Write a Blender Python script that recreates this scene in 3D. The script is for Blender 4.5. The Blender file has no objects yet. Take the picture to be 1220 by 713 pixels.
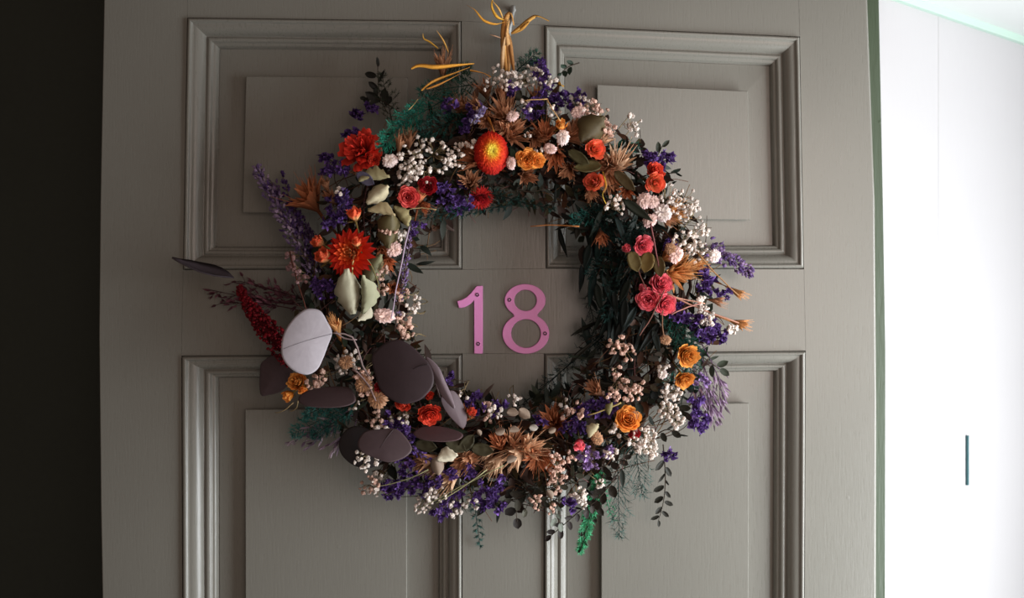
import bpy, math, random
from mathutils import Vector, Matrix, noise as mnoise

# ------------------------------------------------------------------ camera, world, lights, exposure
D, H = 1.02, 1.50            # camera distance to the door face and lens height; 1 photo pixel = 1 mm on the door face
sc = bpy.context.scene
col = sc.collection
cam_d = bpy.data.cameras.new('camera'); cam = bpy.data.objects.new('camera', cam_d); col.objects.link(cam)
cam.location = (0, -D, H); cam.rotation_euler = (math.pi/2, 0, 0)
cam_d.sensor_width = 36.0; cam_d.lens = 36.0*D/1.22; cam_d.clip_start = 0.02
cam_d.dof.use_dof = True; cam_d.dof.focus_distance = D-0.075; cam_d.dof.aperture_fstop = 4.0
sc.camera = cam
world = bpy.data.worlds.new('world'); sc.world = world; world.use_nodes = True
world.node_tree.nodes['Background'].inputs[0].default_value = (1.0, 0.77, 0.64, 1)
world.node_tree.nodes['Background'].inputs[1].default_value = 0.14
def area(name, loc, target, sx, sy, power, color):
    l = bpy.data.lights.new(name, 'AREA'); l.shape = 'RECTANGLE'; l.size = sx; l.size_y = sy; l.energy = power; l.color = color
    o = bpy.data.objects.new(name, l); col.objects.link(o); o.location = loc
    o.rotation_euler = (Vector(target)-Vector(loc)).to_track_quat('-Z', 'Y').to_euler()
    return o
area('daylight_window', (1.03, -0.52, H-0.34), (0.0, -0.47, H-0.10), 0.70, 1.15, 31.5, (0.96, 1.0, 1.03))
fill = area('front_fill', (0.55, -1.35, H+0.10), (0.22, 0, H+0.0), 0.8, 0.8, 1.30, (1.0, 0.80, 0.72)); fill.data.spread = math.radians(75)  # added warm fill from the front, no real source; lifts door centre and wreath
sc.view_settings.view_transform = 'Standard'; sc.view_settings.look = 'None'
sc.view_settings.exposure = 0.0; sc.view_settings.gamma = 1.0; sc.view_settings.use_curve_mapping = False

# ------------------------------------------------------------------ helpers
rng = random.Random(18)
def U(a, b): return rng.uniform(a, b)
def lin(c):
    out = []
    for x in c[:3]:
        x = x/255.0
        out.append(x/12.92 if x <= 0.04045 else ((x+0.055)/1.055)**2.4)
    return Vector(out)
def P(px, py, h=0.0):
    """point that stands h metres in front of the door face, seen at photo pixel px, py"""
    k = (D-h)/D
    return Vector(((px-610)*.001*k, -h, H+(356.5-py)*.001*k))
def mixv(a, b, t): return a+(b-a)*t
def frame(z, roll=0.0, hint=None):
    z = Vector(z).normalized()
    x = Vector(hint) if hint is not None else Vector((0, 0, 1))
    x = x-z*x.dot(z)
    if x.length < 1e-4: x = Vector((1, 0, 0))-z*z.x
    x.normalize(); y = z.cross(x)
    m = Matrix((x, y, z)).transposed().to_4x4()
    return m @ Matrix.Rotation(roll, 4, 'Z')
def rdir():
    while True:
        v = Vector((U(-1, 1), U(-1, 1), U(-1, 1)))
        if .05 < v.length < 1: return v.normalized()

ICO_V = []; ICO_F = []
def _ico():
    import bmesh
    for s in (1, 2):
        bm = bmesh.new(); bmesh.ops.create_icosphere(bm, subdivisions=s, radius=1.0)
        bm.verts.index_update()
        ICO_V.append([v.co.copy() for v in bm.verts]); ICO_F.append([[v.index for v in f.verts] for f in bm.faces]); bm.free()
_ico()

class MB:
    def __init__(s): s.v = []; s.f = []; s.c = []; s.m = []
    def add(s, vs, fs, cs, mi=0):
        b = len(s.v); s.v += [tuple(v) for v in vs]; s.f += [tuple(b+i for i in f) for f in fs]; s.c += [tuple(c) for c in cs]; s.m += [mi]*len(fs)
    def ball(s, p, r, c, lvl=0, jit=.15, sq=(1, 1, 1), M=None):
        vs = []; cs = []
        for q in ICO_V[lvl]:
            k = r*(1+U(-jit, jit)); w = Vector((q.x*sq[0], q.y*sq[1], q.z*sq[2]))*k
            if M is not None: w = M @ w
            vs.append(p+w); cs.append(c*U(.85, 1.1))
        s.add(vs, ICO_F[lvl], cs)
    def tube(s, pts, r0, r1, c0, c1=None, n=4):
        c1 = c0 if c1 is None else c1
        vs = []; cs = []; fs = []; N = len(pts)
        for j, p in enumerate(pts):
            d = (pts[min(j+1, N-1)]-pts[max(j-1, 0)])
            if d.length < 1e-9: d = Vector((0, 0, 1))
            m = frame(d); t = j/max(1, N-1); r = r0+(r1-r0)*t
            for i in range(n):
                a = 2*math.pi*i/n
                vs.append(p+m.to_3x3() @ Vector((math.cos(a)*r, math.sin(a)*r, 0))); cs.append(mixv(c0, c1, t))
        for j in range(N-1):
            for i in range(n):
                fs.append((j*n+i, j*n+(i+1) % n, (j+1)*n+(i+1) % n, (j+1)*n+i))
        fs.append(tuple(reversed(range(n)))); fs.append(tuple((N-1)*n+i for i in range(n)))
        s.add(vs, fs, cs)
    def blade(s, M, L, W, cb, ct, prof=None, bend=0.0, cup=0.0, nv=4, nu=2, ruf=0.0, asym=0.0, mid=None):
        """leaf or petal along local +Y, face up local +Z"""
        prof = prof or (lambda t: math.sin(math.pi*min(1, max(0, t))**.8)*.98+.02)
        vs = []; cs = []; fs = []; y = z = 0.0
        for j in range(nv+1):
            t = j/nv
            if j:
                a = bend*(t-.5/nv); y += math.cos(a)*L/nv; z += math.sin(a)*L/nv
            w = W*.5*prof(t)
            for i in range(nu+1):
                u = -1+2*i/nu
                p = Vector((u*w, y, z+cup*W*(u*u)*prof(t)*.5+ruf*U(-1, 1)*L+asym*u*w))
                vs.append(M @ p)
                c = mixv(cb, ct, t)
                if mid is not None and nu >= 2 and i == nu//2: c = mixv(c, mid, .5)
                cs.append(c)
        for j in range(nv):
            for i in range(nu):
                a = j*(nu+1)+i; fs.append((a, a+1, a+nu+2, a+nu+1))
        s.add(vs, fs, cs)
    def mesh(s, name, mats, smooth=True):
        me = bpy.data.meshes.new(name); me.from_pydata(s.v, [], s.f)
        at = me.color_attributes.new('Col', 'FLOAT_COLOR', 'POINT')
        flat = []
        for c in s.c: flat += [max(0, c[0]), max(0, c[1]), max(0, c[2]), 1.0]
        at.data.foreach_set('color', flat)
        for m in (mats if isinstance(mats, (list, tuple)) else [mats]): me.materials.append(m)
        if any(s.m): me.polygons.foreach_set('material_index', s.m)
        if smooth: me.polygons.foreach_set('use_smooth', [True]*len(me.polygons))
        me.update(); return me
def put(name, me, parent=None, M=None, **props):
    o = bpy.data.objects.new(name, me); col.objects.link(o)
    if parent: o.parent = parent
    if M is not None: o.matrix_local = M
    for k, v in props.items(): o[k] = v
    return o
def thing(name, loc=(0, 0, 0), **props):
    o = bpy.data.objects.new(name, None); col.objects.link(o); o.location = loc; o.empty_display_size = .02
    for k, v in props.items(): o[k] = v
    return o

# ------------------------------------------------------------------ materials
def plant_mat(name, rough=.75, transl=.25, nscale=900, namt=.35, bump=.15, spec=.25):
    m = bpy.data.materials.new(name); m.use_nodes = True; nt = m.node_tree; n = nt.nodes; n.clear()
    out = n.new('ShaderNodeOutputMaterial'); b = n.new('ShaderNodeBsdfPrincipled')
    at = n.new('ShaderNodeAttribute'); at.attribute_name = 'Col'
    oi = n.new('ShaderNodeObjectInfo'); tc = n.new('ShaderNodeTexCoord')
    no = n.new('ShaderNodeTexNoise'); no.inputs['Scale'].default_value = nscale; no.inputs['Detail'].default_value = 3
    rm = n.new('ShaderNodeMapRange'); rm.inputs['To Min'].default_value = 1-namt; rm.inputs['To Max'].default_value = 1+namt
    r2 = n.new('ShaderNodeMapRange'); r2.inputs['To Min'].default_value = .85; r2.inputs['To Max'].default_value = 1.12
    mu = n.new('ShaderNodeMath'); mu.operation = 'MULTIPLY'
    vm = n.new('ShaderNodeVectorMath'); vm.operation = 'SCALE'
    bp = n.new('ShaderNodeBump'); bp.inputs['Strength'].default_value = bump; bp.inputs['Distance'].default_value = .0006
    L = nt.links.new
    L(tc.outputs['Object'], no.inputs['Vector']); L(no.outputs['Fac'], rm.inputs['Value']); L(oi.outputs['Random'], r2.inputs['Value'])
    L(rm.outputs[0], mu.inputs[0]); L(r2.outputs[0], mu.inputs[1]); L(at.outputs['Color'], vm.inputs[0]); L(mu.outputs[0], vm.inputs['Scale'])
    L(vm.outputs[0], b.inputs['Base Color']); b.inputs['Roughness'].default_value = rough; b.inputs['Specular IOR Level'].default_value = spec
    L(no.outputs['Fac'], bp.inputs['Height']); L(bp.outputs[0], b.inputs['Normal'])
    if transl > 0:
        tr = n.new('ShaderNodeBsdfTranslucent'); mx = n.new('ShaderNodeMixShader'); mx.inputs[0].default_value = transl
        L(vm.outputs[0], tr.inputs['Color']); L(b.outputs[0], mx.inputs[1]); L(tr.outputs[0], mx.inputs[2]); L(mx.outputs[0], out.inputs[0])
    else: L(b.outputs[0], out.inputs[0])
    return m
M_PETAL = plant_mat('dried_petal', .7, .28)
M_LEAF = plant_mat('dried_leaf', .55, .12, 400, .25)
M_EUC = plant_mat('eucalyptus_leaf', .6, .06, 160, .10, .08)
M_TWIG = plant_mat('twig', .8, 0, 700, .35)
M_FIBRE = plant_mat('plant_fibre', .75, .15, 500, .25)

def paint(name, rgb, rough=.4, bump=.25, sx=60, sz=6, var=.06, dents=True):
    m = bpy.data.materials.new(name); m.use_nodes = True; nt = m.node_tree; n = nt.nodes; L = nt.links.new
    b = n['Principled BSDF']; tc = n.new('ShaderNodeTexCoord'); mp = n.new('ShaderNodeMapping')
    mp.inputs['Scale'].default_value = (sx, sx, sz)
    no = n.new('ShaderNodeTexNoise'); no.inputs['Scale'].default_value = 5; no.inputs['Detail'].default_value = 6
    n2 = n.new('ShaderNodeTexNoise'); n2.inputs['Scale'].default_value = 7; n2.inputs['Detail'].default_value = 3
    L(tc.outputs['Object'], mp.inputs[0]); L(mp.outputs[0], no.inputs['Vector']); L(tc.outputs['Object'], n2.inputs['Vector'])
    rm = n.new('ShaderNodeMapRange'); rm.inputs['To Min'].default_value = 1-var; rm.inputs['To Max'].default_value = 1+var; L(n2.outputs['Fac'], rm.inputs['Value'])
    vm = n.new('ShaderNodeVectorMath'); vm.operation = 'SCALE'; vm.inputs[0].default_value = rgb; L(rm.outputs[0], vm.inputs['Scale']); L(vm.outputs[0], b.inputs['Base Color'])
    r3 = n.new('ShaderNodeMapRange'); r3.inputs['To Min'].default_value = rough-.06; r3.inputs['To Max'].default_value = rough+.1; L(no.outputs['Fac'], r3.inputs['Value']); L(r3.outputs[0], b.inputs['Roughness'])
    hgt = no.outputs['Fac']
    if dents:
        vo = n.new('ShaderNodeTexVoronoi'); vo.inputs['Scale'].default_value = 22; L(tc.outputs['Object'], vo.inputs['Vector'])
        d = n.new('ShaderNodeMapRange'); d.inputs['From Max'].default_value = .06; d.inputs['To Min'].default_value = 1.2; d.inputs['To Max'].default_value = 0; L(vo.outputs['Distance'], d.inputs['Value'])
        ad = n.new('ShaderNodeMath'); ad.operation = 'ADD'; L(no.outputs['Fac'], ad.inputs[0]); L(d.outputs[0], ad.inputs[1]); hgt = ad.outputs[0]
    bp = n.new('ShaderNodeBump'); bp.inputs['Strength'].default_value = bump; bp.inputs['Distance'].default_value = .0012
    L(hgt, bp.inputs['Height']); L(bp.outputs[0], b.inputs['Normal'])
    return m
M_DOOR = paint('grey_green_door_paint', (.200, .195, .170), .27, .11, 90, 8)
M_EDGE = paint('dark_green_edge_paint', (.045, .068, .036), .5, .4)
M_WHITE = paint('white_wall_paint', (.41, .402, .408), .6, .12, 30, 10, .02)
M_SOFFIT = paint('soffit_paint', (.58, .60, .59), .6, .3, 6, 60, .03, False)
M_MINT = paint('pale_mint_paint', (.42, .56, .485), .5, .12, 30, 30, .03, False)
M_SHADOW_WALL = paint('shadow_tone_wall', (.030, .036, .027), .7, .15, 20, 20, .15)  # left wall: shade of the dark hallway put into the base colour
M_FLOOR = paint('stone_floor', (.46, .44, .40), .6, .3, 8, 8, .2)
M_PINK = paint('pink_number_paint', (.88, .32, .70), .42, .1, 60, 60, .03, False)
M_BLACK = paint('dark_metal', (.02, .015, .015), .5, .1, 60, 60, .1, False)
M_TEAL = paint('dark_teal_metal', (.03, .10, .11), .45, .1, 60, 60, .1, False)
M_HOOK = paint('painted_hook', (.30, .31, .30), .35, .1, 60, 60, .05, False)
WHT = Vector((1, 1, 1))

# ------------------------------------------------------------------ setting: door
def prism(name, poly, h0, h1, mat, parent=None, bev=.0, only=None, **props):
    """solid from a photo-plane outline (counter-clockwise or not) between depths h0 (back) and h1 (front); positions measured on the door face"""
    import bmesh
    bm = bmesh.new()
    pts = [Vector(((x-610)*.001, 0, H+(356.5-y)*.001)) for x, y in poly]
    f = [bm.verts.new((p.x, -h1, p.z)) for p in pts]; b = [bm.verts.new((p.x, -h0, p.z)) for p in pts]
    n = len(pts); ft = bm.faces.new(f); bm.faces.new(list(reversed(b)))
    for i in range(n): bm.faces.new((f[i], b[i], b[(i+1) % n], f[(i+1) % n]))
    bmesh.ops.recalc_face_normals(bm, faces=bm.faces)
    if bev:
        ed = [e for e in bm.edges if all(abs(v.co.y+h1) < 1e-6 and (only is None or only(v.co.x*1000+610)) for v in e.verts)]
        bmesh.ops.bevel(bm, geom=ed, offset=bev, segments=3, affect='EDGES', profile=.5)
    me = bpy.data.meshes.new(name); bm.to_mesh(me); bm.free(); me.materials.append(mat)
    return put(name, me, parent, **props)

TH = .044
door = thing('door_1', (0, 0, 0), kind='structure', label='old grey-green painted panelled door with raised panels, carrying the wreath')
# outer moulding corners and inner opening corners (TL, TR, BR, BL), field corners
PAN = [
 dict(o=[(223, 21), (550, 25), (551, 321.5), (218, 322)], i=[(256, 53), (523, 56), (523, 293), (252, 293)], f=[(291, 89), (485, 90.5), (485, 254), (287, 253)]),
 dict(o=[(648, 30), (953, 43.5), (958, 321), (650, 320.5)], i=[(674, 63), (922, 74), (926, 291), (676, 292)], f=[(712, 99), (893, 107), (896, 262), (712, 259)]),
 dict(o=[(216, 424), (551, 421.5), (551, 1180), (219, 1180)], i=[(255, 452), (521, 450), (521, 1150), (256, 1150)], f=[(290, 489), (484, 487), (484, 1112), (291, 1112)]),
 dict(o=[(648, 421.5), (960, 418), (957, 1180), (647, 1180)], i=[(677, 448), (927, 444), (925, 1150), (676, 1150)], f=[(717, 485), (894, 481), (893, 1112), (717, 1112)]),
]
BV = .0012
o0, o1, o2, o3 = [p['o'] for p in PAN]
LE = [(126, -140), (124, 0), (119.5, 240), (118, 400), (120, 600), (122, 713), (124, 1850)]
RE = [(1030, -140), (1034, 0), (1043, 240), (1045, 480), (1044.5, 713), (1041, 1850)]
g = .25
prism('stile', LE + [(219, 1850), (219, 1180), (216, 424), (218, 322), (223, 21), (225, -140)], -TH, 0, M_DOOR, door, BV, lambda x: x < 150)
prism('stile', [(948, -140), (953, 43.5), (958, 321), (960, 418), (957, 1180), (957, 1850)] + RE[::-1], -TH, 0, M_DOOR, door, .0028, lambda x: x > 1000)
prism('rail', [(225+g, -140), (948-g, -140), (953-g, 43.5), (648, 30), (550, 25), (223+g, 21)], -TH, 0, M_DOOR, door)
prism('rail', [(218+g, 322), (551, 321.5), (650, 320.5), (958-g, 321), (960-g, 418), (648, 421.5), (551, 421.5), (216+g, 424)], -TH, 0, M_DOOR, door)
prism('rail', [(219+g, 1180), (957-g, 1180), (957-g, 1850), (219+g, 1850)], -TH, 0, M_DOOR, door)
prism('muntin', [(550, 25+g), (648, 30+g), (650, 320.5-g), (551, 321.5-g)], -TH, 0, M_DOOR, door)
prism('muntin', [(551, 421.5+g), (648, 421.5+g), (647, 1180-g), (551, 1180-g)], -TH, 0, M_DOOR, door)
PROF = [(.0, -.006), (.035, -.006), (.05, .0025), (.09, .0042), (.15, .0042), (.19, .0028), (.20, .0015), (.28, .0014), (.36, .0006), (.44, -.0010), (.50, -.0030), (.55, -.0054), (.585, -.0078), (.60, -.0092),
        (.64, -.0092), (.66, -.0078), (.72, -.0072), (.78, -.0078), (.82, -.0094), (.83, -.0110), (.88, -.0112), (.93, -.0122), (.96, -.0140), (.97, -.0200), (1.0, -.0200)]
def q(pt, h): return Vector(((pt[0]-610)*.001, -h, H+(356.5-pt[1])*.001))
for p in PAN:
    o, i, f = p['o'], p['i'], p['f']
    for k in range(4):
        a, b, c, d = o[k], o[(k+1) % 4], i[(k+1) % 4], i[k]
        mb = MB(); n = len(PROF); NS = 10
        for s in range(NS+1):
            u = s/NS
            for (t, h) in PROF:
                A = (a[0]+(d[0]-a[0])*t, a[1]+(d[1]-a[1])*t); B = (b[0]+(c[0]-b[0])*t, b[1]+(c[1]-b[1])*t)
                w = 0 if u in (0, 1) else U(-.00025, .00025)
                mb.v.append(tuple(q((A[0]+(B[0]-A[0])*u, A[1]+(B[1]-A[1])*u), h+w))); mb.c.append((1, 1, 1))
        for s in range(NS):
            for j in range(n-1):
                mb.f.append((s*n+j, (s+1)*n+j, (s+1)*n+j+1, s*n+j+1)); mb.m.append(0)
        me = mb.mesh('moulding', M_DOOR); 
        put('moulding', me, door)
    # panel: sloping margin, step, raised field
    rings = [(i, -.0190, -6), (i, -.0190, 0), (f, -.0176, -2.6), (f, -.0074, 0), (f, -.0062, .8), (f, -.0062, 3)]
    mb = MB()
    for (r, h, inset) in rings:
        cx = sum(t[0] for t in r)/4; cy = sum(t[1] for t in r)/4
        for (x, y) in r:
            mb.v.append(tuple(q((x+math.copysign(inset, cx-x), y+math.copysign(inset, cy-y)), h))); mb.c.append((1, 1, 1))
    for r in range(len(rings)-1):
        for k in range(4):
            mb.f.append((r*4+k, r*4+(k+1) % 4, (r+1)*4+(k+1) % 4, (r+1)*4+k)); mb.m.append(0)
    b = (len(rings)-1)*4; mb.f.append((b, b+1, b+2, b+3)); mb.m.append(0)
    put('panel', mb.mesh('panel', M_DOOR, False), door)

# door frame strip, right wall, ceiling, left wall, floor
prism('trim_1', [(1033, -140), (1037, 0), (1046, 240), (1048, 480), (1047.5, 713), (1044, 1850), (1059.5, 1850), (1060, 713), (1060.5, 420), (1057.5, 240), (1052.5, 0), (1049, -140)], -.09, -.012, M_EDGE, None, .001,
      kind='structure', label='narrow dark green painted strip between door edge and white wall')
wd = Vector((.826, .564, 0)).normalized(); wn = Vector((wd.y, -wd.x, 0)); W0 = Vector((.452, .034, 0))
def on_wall(px, py, off=0.0):
    """point of the right wall seen at the pixel"""
    ray = Vector(((px-610)*.001, D, (356.5-py)*.001)); o = Vector((0, -D, H)); w = W0+wn*off
    t = (w-o).dot(wn)/ray.dot(wn); return o+ray*t
s1 = (on_wall(1118, 356)-W0).xy.dot(wd.xy)
ZC = on_wall(1072, 0).z
wall = thing('wall_right', (0, 0, 0), kind='structure', label='bright white boarded wall right of the door')
bds = [-.02, s1, s1+2.6]
for a, b in zip(bds[:-1], bds[1:]):
    import bmesh
    bm = bmesh.new()
    z0, z1 = 0.0, ZC+.03
    vs = []
    for (s, off) in ((a+.0002, 0), (b-.0002, 0), (b-.0002, -.02), (a+.0002, -.02)):
        pp = W0+wd*s+wn*off; vs.append((bm.verts.new((pp.x, pp.y, z0)), bm.verts.new((pp.x, pp.y, z1))))
    for k in range(4): bm.faces.new((vs[k][0], vs[(k+1) % 4][0], vs[(k+1) % 4][1], vs[k][1]))
    bm.faces.new([v[0] for v in vs][::-1]); bm.faces.new([v[1] for v in vs])
    bmesh.ops.recalc_face_normals(bm, faces=bm.faces)
    bmesh.ops.bevel(bm, geom=[e for e in bm.edges if abs(e.verts[0].co.z-e.verts[1].co.z) > .5], offset=.0006, segments=1, affect='EDGES')
    me = bpy.data.meshes.new('board'); bm.to_mesh(me); bm.free(); me.materials.append(M_WHITE); put('board', me, wall)
def wall_bar(name, s0, s1, z0, z1, off, mat, parent=None, **props):
    mb = MB(); vs = []
    for o_ in (-.001, off):
        for (s, z) in ((s0, z0), (s1, z0), (s1, z1), (s0, z1)):
            pp = W0+wd*s+wn*o_; vs.append((pp.x, pp.y, z))
    mb.add(vs, [(0, 3, 2, 1), (4, 5, 6, 7), (0, 1, 5, 4), (1, 2, 6, 5), (2, 3, 7, 6), (3, 0, 4, 7)], [WHT]*8)
    return put(name, mb.mesh(name, mat, False), parent, **props)
wall_bar('trim_2', .0, s1+2.6, ZC-.004, ZC+.006, .006, M_MINT, None, kind='structure', label='pale mint strip where white wall meets ceiling')
a, b = W0, W0+wd*(s1+2.6); mb = MB(); e = wn*.9
mb.add([(*(a+wn*-.02).xy, ZC+.006), (*(b+wn*-.02).xy, ZC+.006), (*(b+e).xy, ZC+.006), (*(a+e).xy, ZC+.006)] + [(*(a+wn*-.02).xy, ZC+.05), (*(b+wn*-.02).xy, ZC+.05), (*(b+e).xy, ZC+.05), (*(a+e).xy, ZC+.05)],
       [(0, 1, 2, 3), (7, 6, 5, 4), (0, 4, 5, 1), (1, 5, 6, 2), (2, 6, 7, 3), (3, 7, 4, 0)], [WHT]*8)
put('ceiling', mb.mesh('ceiling', M_SOFFIT, False), None, kind='structure', label='white soffit above the bright white wall')
pa, pb = on_wall(1151, 519), on_wall(1151.5, 578); sa = (pa-W0).xy.dot(wd.xy)
slot = wall_bar('metal_strip', sa-.0018, sa+.0018, pb.z, pa.z, .003, M_TEAL, None, label='short dark teal vertical metal strip set in the bright white wall', category='strike plate')
def quad(name, vs, mat, **props):
    mb = MB(); mb.add(vs, [(0, 1, 2, 3)], [WHT]*4); return put(name, mb.mesh(name, mat, False), None, **props)
def slab(name, lo, hi, mat, **props):
    mb = MB(); x0, y0, z0 = lo; x1, y1, z1 = hi
    mb.add([(x0, y0, z0), (x1, y0, z0), (x1, y1, z0), (x0, y1, z0), (x0, y0, z1), (x1, y0, z1), (x1, y1, z1), (x0, y1, z1)],
           [(0, 3, 2, 1), (4, 5, 6, 7), (0, 1, 5, 4), (1, 2, 6, 5), (2, 3, 7, 6), (3, 0, 4, 7)], [WHT]*8)
    return put(name, mb.mesh(name, mat, False), None, **props)
slab('wall_left', (-1.6, .30, 0), (-.30, .36, 2.3), M_SHADOW_WALL, kind='structure', label='wall left of the door, shadow put into its green-black colour')
slab('floor', (-1.6, -1.6, -.05), (3.2, 2.4, 0), M_FLOOR, kind='structure', label='pale stone floor below the door')

# ------------------------------------------------------------------ house numbers
def number(name, splines, label, screws):
    cu = bpy.data.curves.new(name, 'CURVE'); cu.dimensions = '2D'; cu.fill_mode = 'BOTH'; cu.extrude = .0016; cu.bevel_depth = .0007; cu.bevel_resolution = 2; cu.offset = -.0007
    cx = sum(p[0] for p in splines[0])/len(splines[0]); cy = sum(p[1] for p in splines[0])/len(splines[0])
    for sp in splines:
        s = cu.splines.new('POLY'); s.points.add(len(sp)-1); s.use_cyclic_u = True
        for k, (x, y) in enumerate(sp): s.points[k].co = ((x-cx)*.001, (cy-y)*.001, 0, 1)
    tmp = bpy.data.objects.new('tmp', cu); col.objects.link(tmp)
    me = bpy.data.meshes.new_from_object(tmp.evaluated_get(bpy.context.evaluated_depsgraph_get())); bpy.data.objects.remove(tmp)
    me.name = name; me.materials.clear(); me.materials.append(M_PINK)
    o = put(name, me, None, Matrix.Translation(P(cx, cy, .0023)) @ Matrix.Rotation(math.pi/2, 4, 'X'), label=label, category='house number', group='house number on the door')
    for (x, y) in screws:
        mb = MB(); n = 16; rings = [(2.9, .0), (2.9, .5), (2.3, .9), (1.1, .55), (.9, -.1)]
        for (r, z) in rings:
            for i in range(n): a = 2*math.pi*i/n; mb.v.append(((x-cx+r*math.cos(a))*.001, (cy-y+r*math.sin(a))*.001, .0021+z*.001)); mb.c.append((1, 1, 1))
        for r in range(len(rings)-1):
            for i in range(n): mb.f.append((r*n+i, r*n+(i+1) % n, (r+1)*n+(i+1) % n, (r+1)*n+i)); mb.m.append(1 if r >= 2 else 0)
        mb.f.append(tuple((len(rings)-1)*n+i for i in range(n))); mb.m.append(1)
        put('screw', mb.mesh('screw', [M_PINK, M_BLACK]), o)
    return o
number('house_number', [[(575.2, 341), (575.2, 421.4), (565, 421.4), (565, 358), (561, 362), (556, 365.2), (551.5, 366.8), (547, 367.4), (544.7, 359), (550.5, 357.3), (556, 354.3), (560.5, 350.2), (564.5, 345.2), (568, 341)]],
       'pink numeral one fixed to the grey-green door', [(568.7, 351.5), (569.8, 409.7)])
def ell(cx, cy, rx, ry, n=48): return [(cx+rx*math.cos(2*math.pi*k/n), cy+ry*math.sin(2*math.pi*k/n)) for k in range(n)]
up = (625.6, 358.2, 24.3, 19.4); lo = (626.5, 397.8, 27.8, 23.8)
def inside(p, e): return ((p[0]-e[0])/e[2])**2+((p[1]-e[1])/e[3])**2 < 1
N8 = 96
ua = [p for p in [(up[0]+up[2]*math.sin(2*math.pi*k/N8), up[1]-up[3]*math.cos(2*math.pi*k/N8)) for k in range(-N8//2, N8//2+1)] if p[1] < 373.2 and not inside(p, lo)]
la = [p for p in [(lo[0]+lo[2]*math.sin(2*math.pi*k/N8), lo[1]-lo[3]*math.cos(2*math.pi*k/N8)) for k in range(0, N8+1)] if p[1] > 377 and not inside(p, up)]
number('house_number', [ua+[(640.5, 374.6)]+la+[(611.5, 374.6)], ell(626, 358.2, 13.3, 12.6), ell(626.6, 397.6, 17.6, 17)], 'pink numeral eight fixed to the grey-green door', [(607, 357.5), (649.2, 397.4)])

# ------------------------------------------------------------------ hook
mb = MB()
mb.tube([P(611, 12, .0), P(611, 12, .012)], .0035, .0035, WHT, n=12)
mb.tube([P(611, 10, .008), P(611, 9, .020), P(610.5, 14, .028), P(609, 25, .030), P(607, 36, .029), P(605, 45, .024), P(604.5, 50, .016), P(604, 48, .008)], .0030, .0026, WHT, n=10)
HO = P(611, 12, 0)
mb.v = [tuple(Vector(v)-HO) for v in mb.v]
put('wreath_hook', mb.mesh('wreath_hook', M_HOOK), None, Matrix.Translation(HO), label='small grey painted hook on the door above the wreath', category='hook')

# ------------------------------------------------------------------ wreath
CX, CY, R0 = 602, 362, 186
WO = P(CX, CY, 0)
wreath = thing('dried_flower_wreath', WO, label='round wreath of dried flowers, leaves and ferns hanging on the door', category='wreath')
def hgt(px, py):
    r = math.hypot(px-CX, py-CY); t = (r-R0)/100
    return .016+.062*math.sqrt(max(0, 1-t*t))
def W(px, py, dh=0.0): return P(px, py, max(.004, hgt(px, py)+dh))-WO        # local to the wreath
def nrm(px, py, tilt=None):
    if tilt is not None: return Vector((tilt[0], -tilt[2] if len(tilt) > 2 else -1, -tilt[1])).normalized()
    dx, dy = px-CX, py-CY; r = math.hypot(dx, dy) or 1; k = max(-1, min(1, (r-R0)/100))*.6
    return Vector((dx/r*k+U(-.2, .2), -1, -dy/r*k+U(-.2, .2))).normalized()
def curve(A, B, bulge=Vector((0, 0, 0)), n=6, wob=0.0):
    return [A+(B-A)*(k/n)+bulge*math.sin(math.pi*k/n)+(rdir()*wob if 0 < k < n else Vector((0, 0, 0))) for k in range(n+1)]
def w_part(name, mb, mat, o=None, **props):
    """mesh built in wreath coordinates, origin moved to o"""
    if o is None: o = Vector(mb.v[0])
    mb.v = [(v[0]-o.x, v[1]-o.y, v[2]-o.z) for v in mb.v]
    return put(name, mb.mesh(name, mat), wreath, Matrix.Translation(o), **props)

# --- base ring of twisted vines
for s in range(16):
    mb = MB(); ph = U(0, 6.3); tw = rng.choice((2, 3, 4, 5)); rr = U(18, 40); pts = []
    for k in range(73):
        a = 2*math.pi*k/72; b = ph+tw*a; r = R0+rr*math.cos(b)+U(-2, 2)
        pts.append(P(CX+r*math.cos(a), CY+r*math.sin(a), .036+.028*rr/40*math.sin(b))-WO)
    mb.tube(pts, .0022, .0022, lin((52, 34, 24))*U(.7, 1.3), n=5)
    w_part('vine', mb, M_TWIG)

# --- roses
def cup(mb, az, rad, height, wa, flare, cb, cr, ruf, nu=4, nv=5, z0=-.35):
    vs = []; cs = []; fs = []; ph = U(0, 6)
    for j in range(nv+1):
        v = j/nv
        for i in range(nu+1):
            u = -1+2*i/nu
            a = az+u*wa*(.55+.45*math.sin(math.pi*min(1, v*.75+.1)))
            R = rad*(.25+.75*math.sin(v*math.pi/2)**.8)+flare*v**3*(1-.3*u*u)
            z = z0+height*v-flare*.5*v**4-.12*height*u*u*v+ruf*v*math.sin(ph+u*5)
            R += ruf*v*U(-.8, .8)
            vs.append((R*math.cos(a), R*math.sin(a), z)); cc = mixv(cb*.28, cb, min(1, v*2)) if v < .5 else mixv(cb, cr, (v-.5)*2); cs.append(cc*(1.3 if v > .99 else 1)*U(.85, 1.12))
    for j in range(nv):
        for i in range(nu): p = j*(nu+1)+i; fs.append((p, p+1, p+nu+2, p+nu+1))
    mb.add(vs, fs, cs)
ROSE = {}
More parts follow.
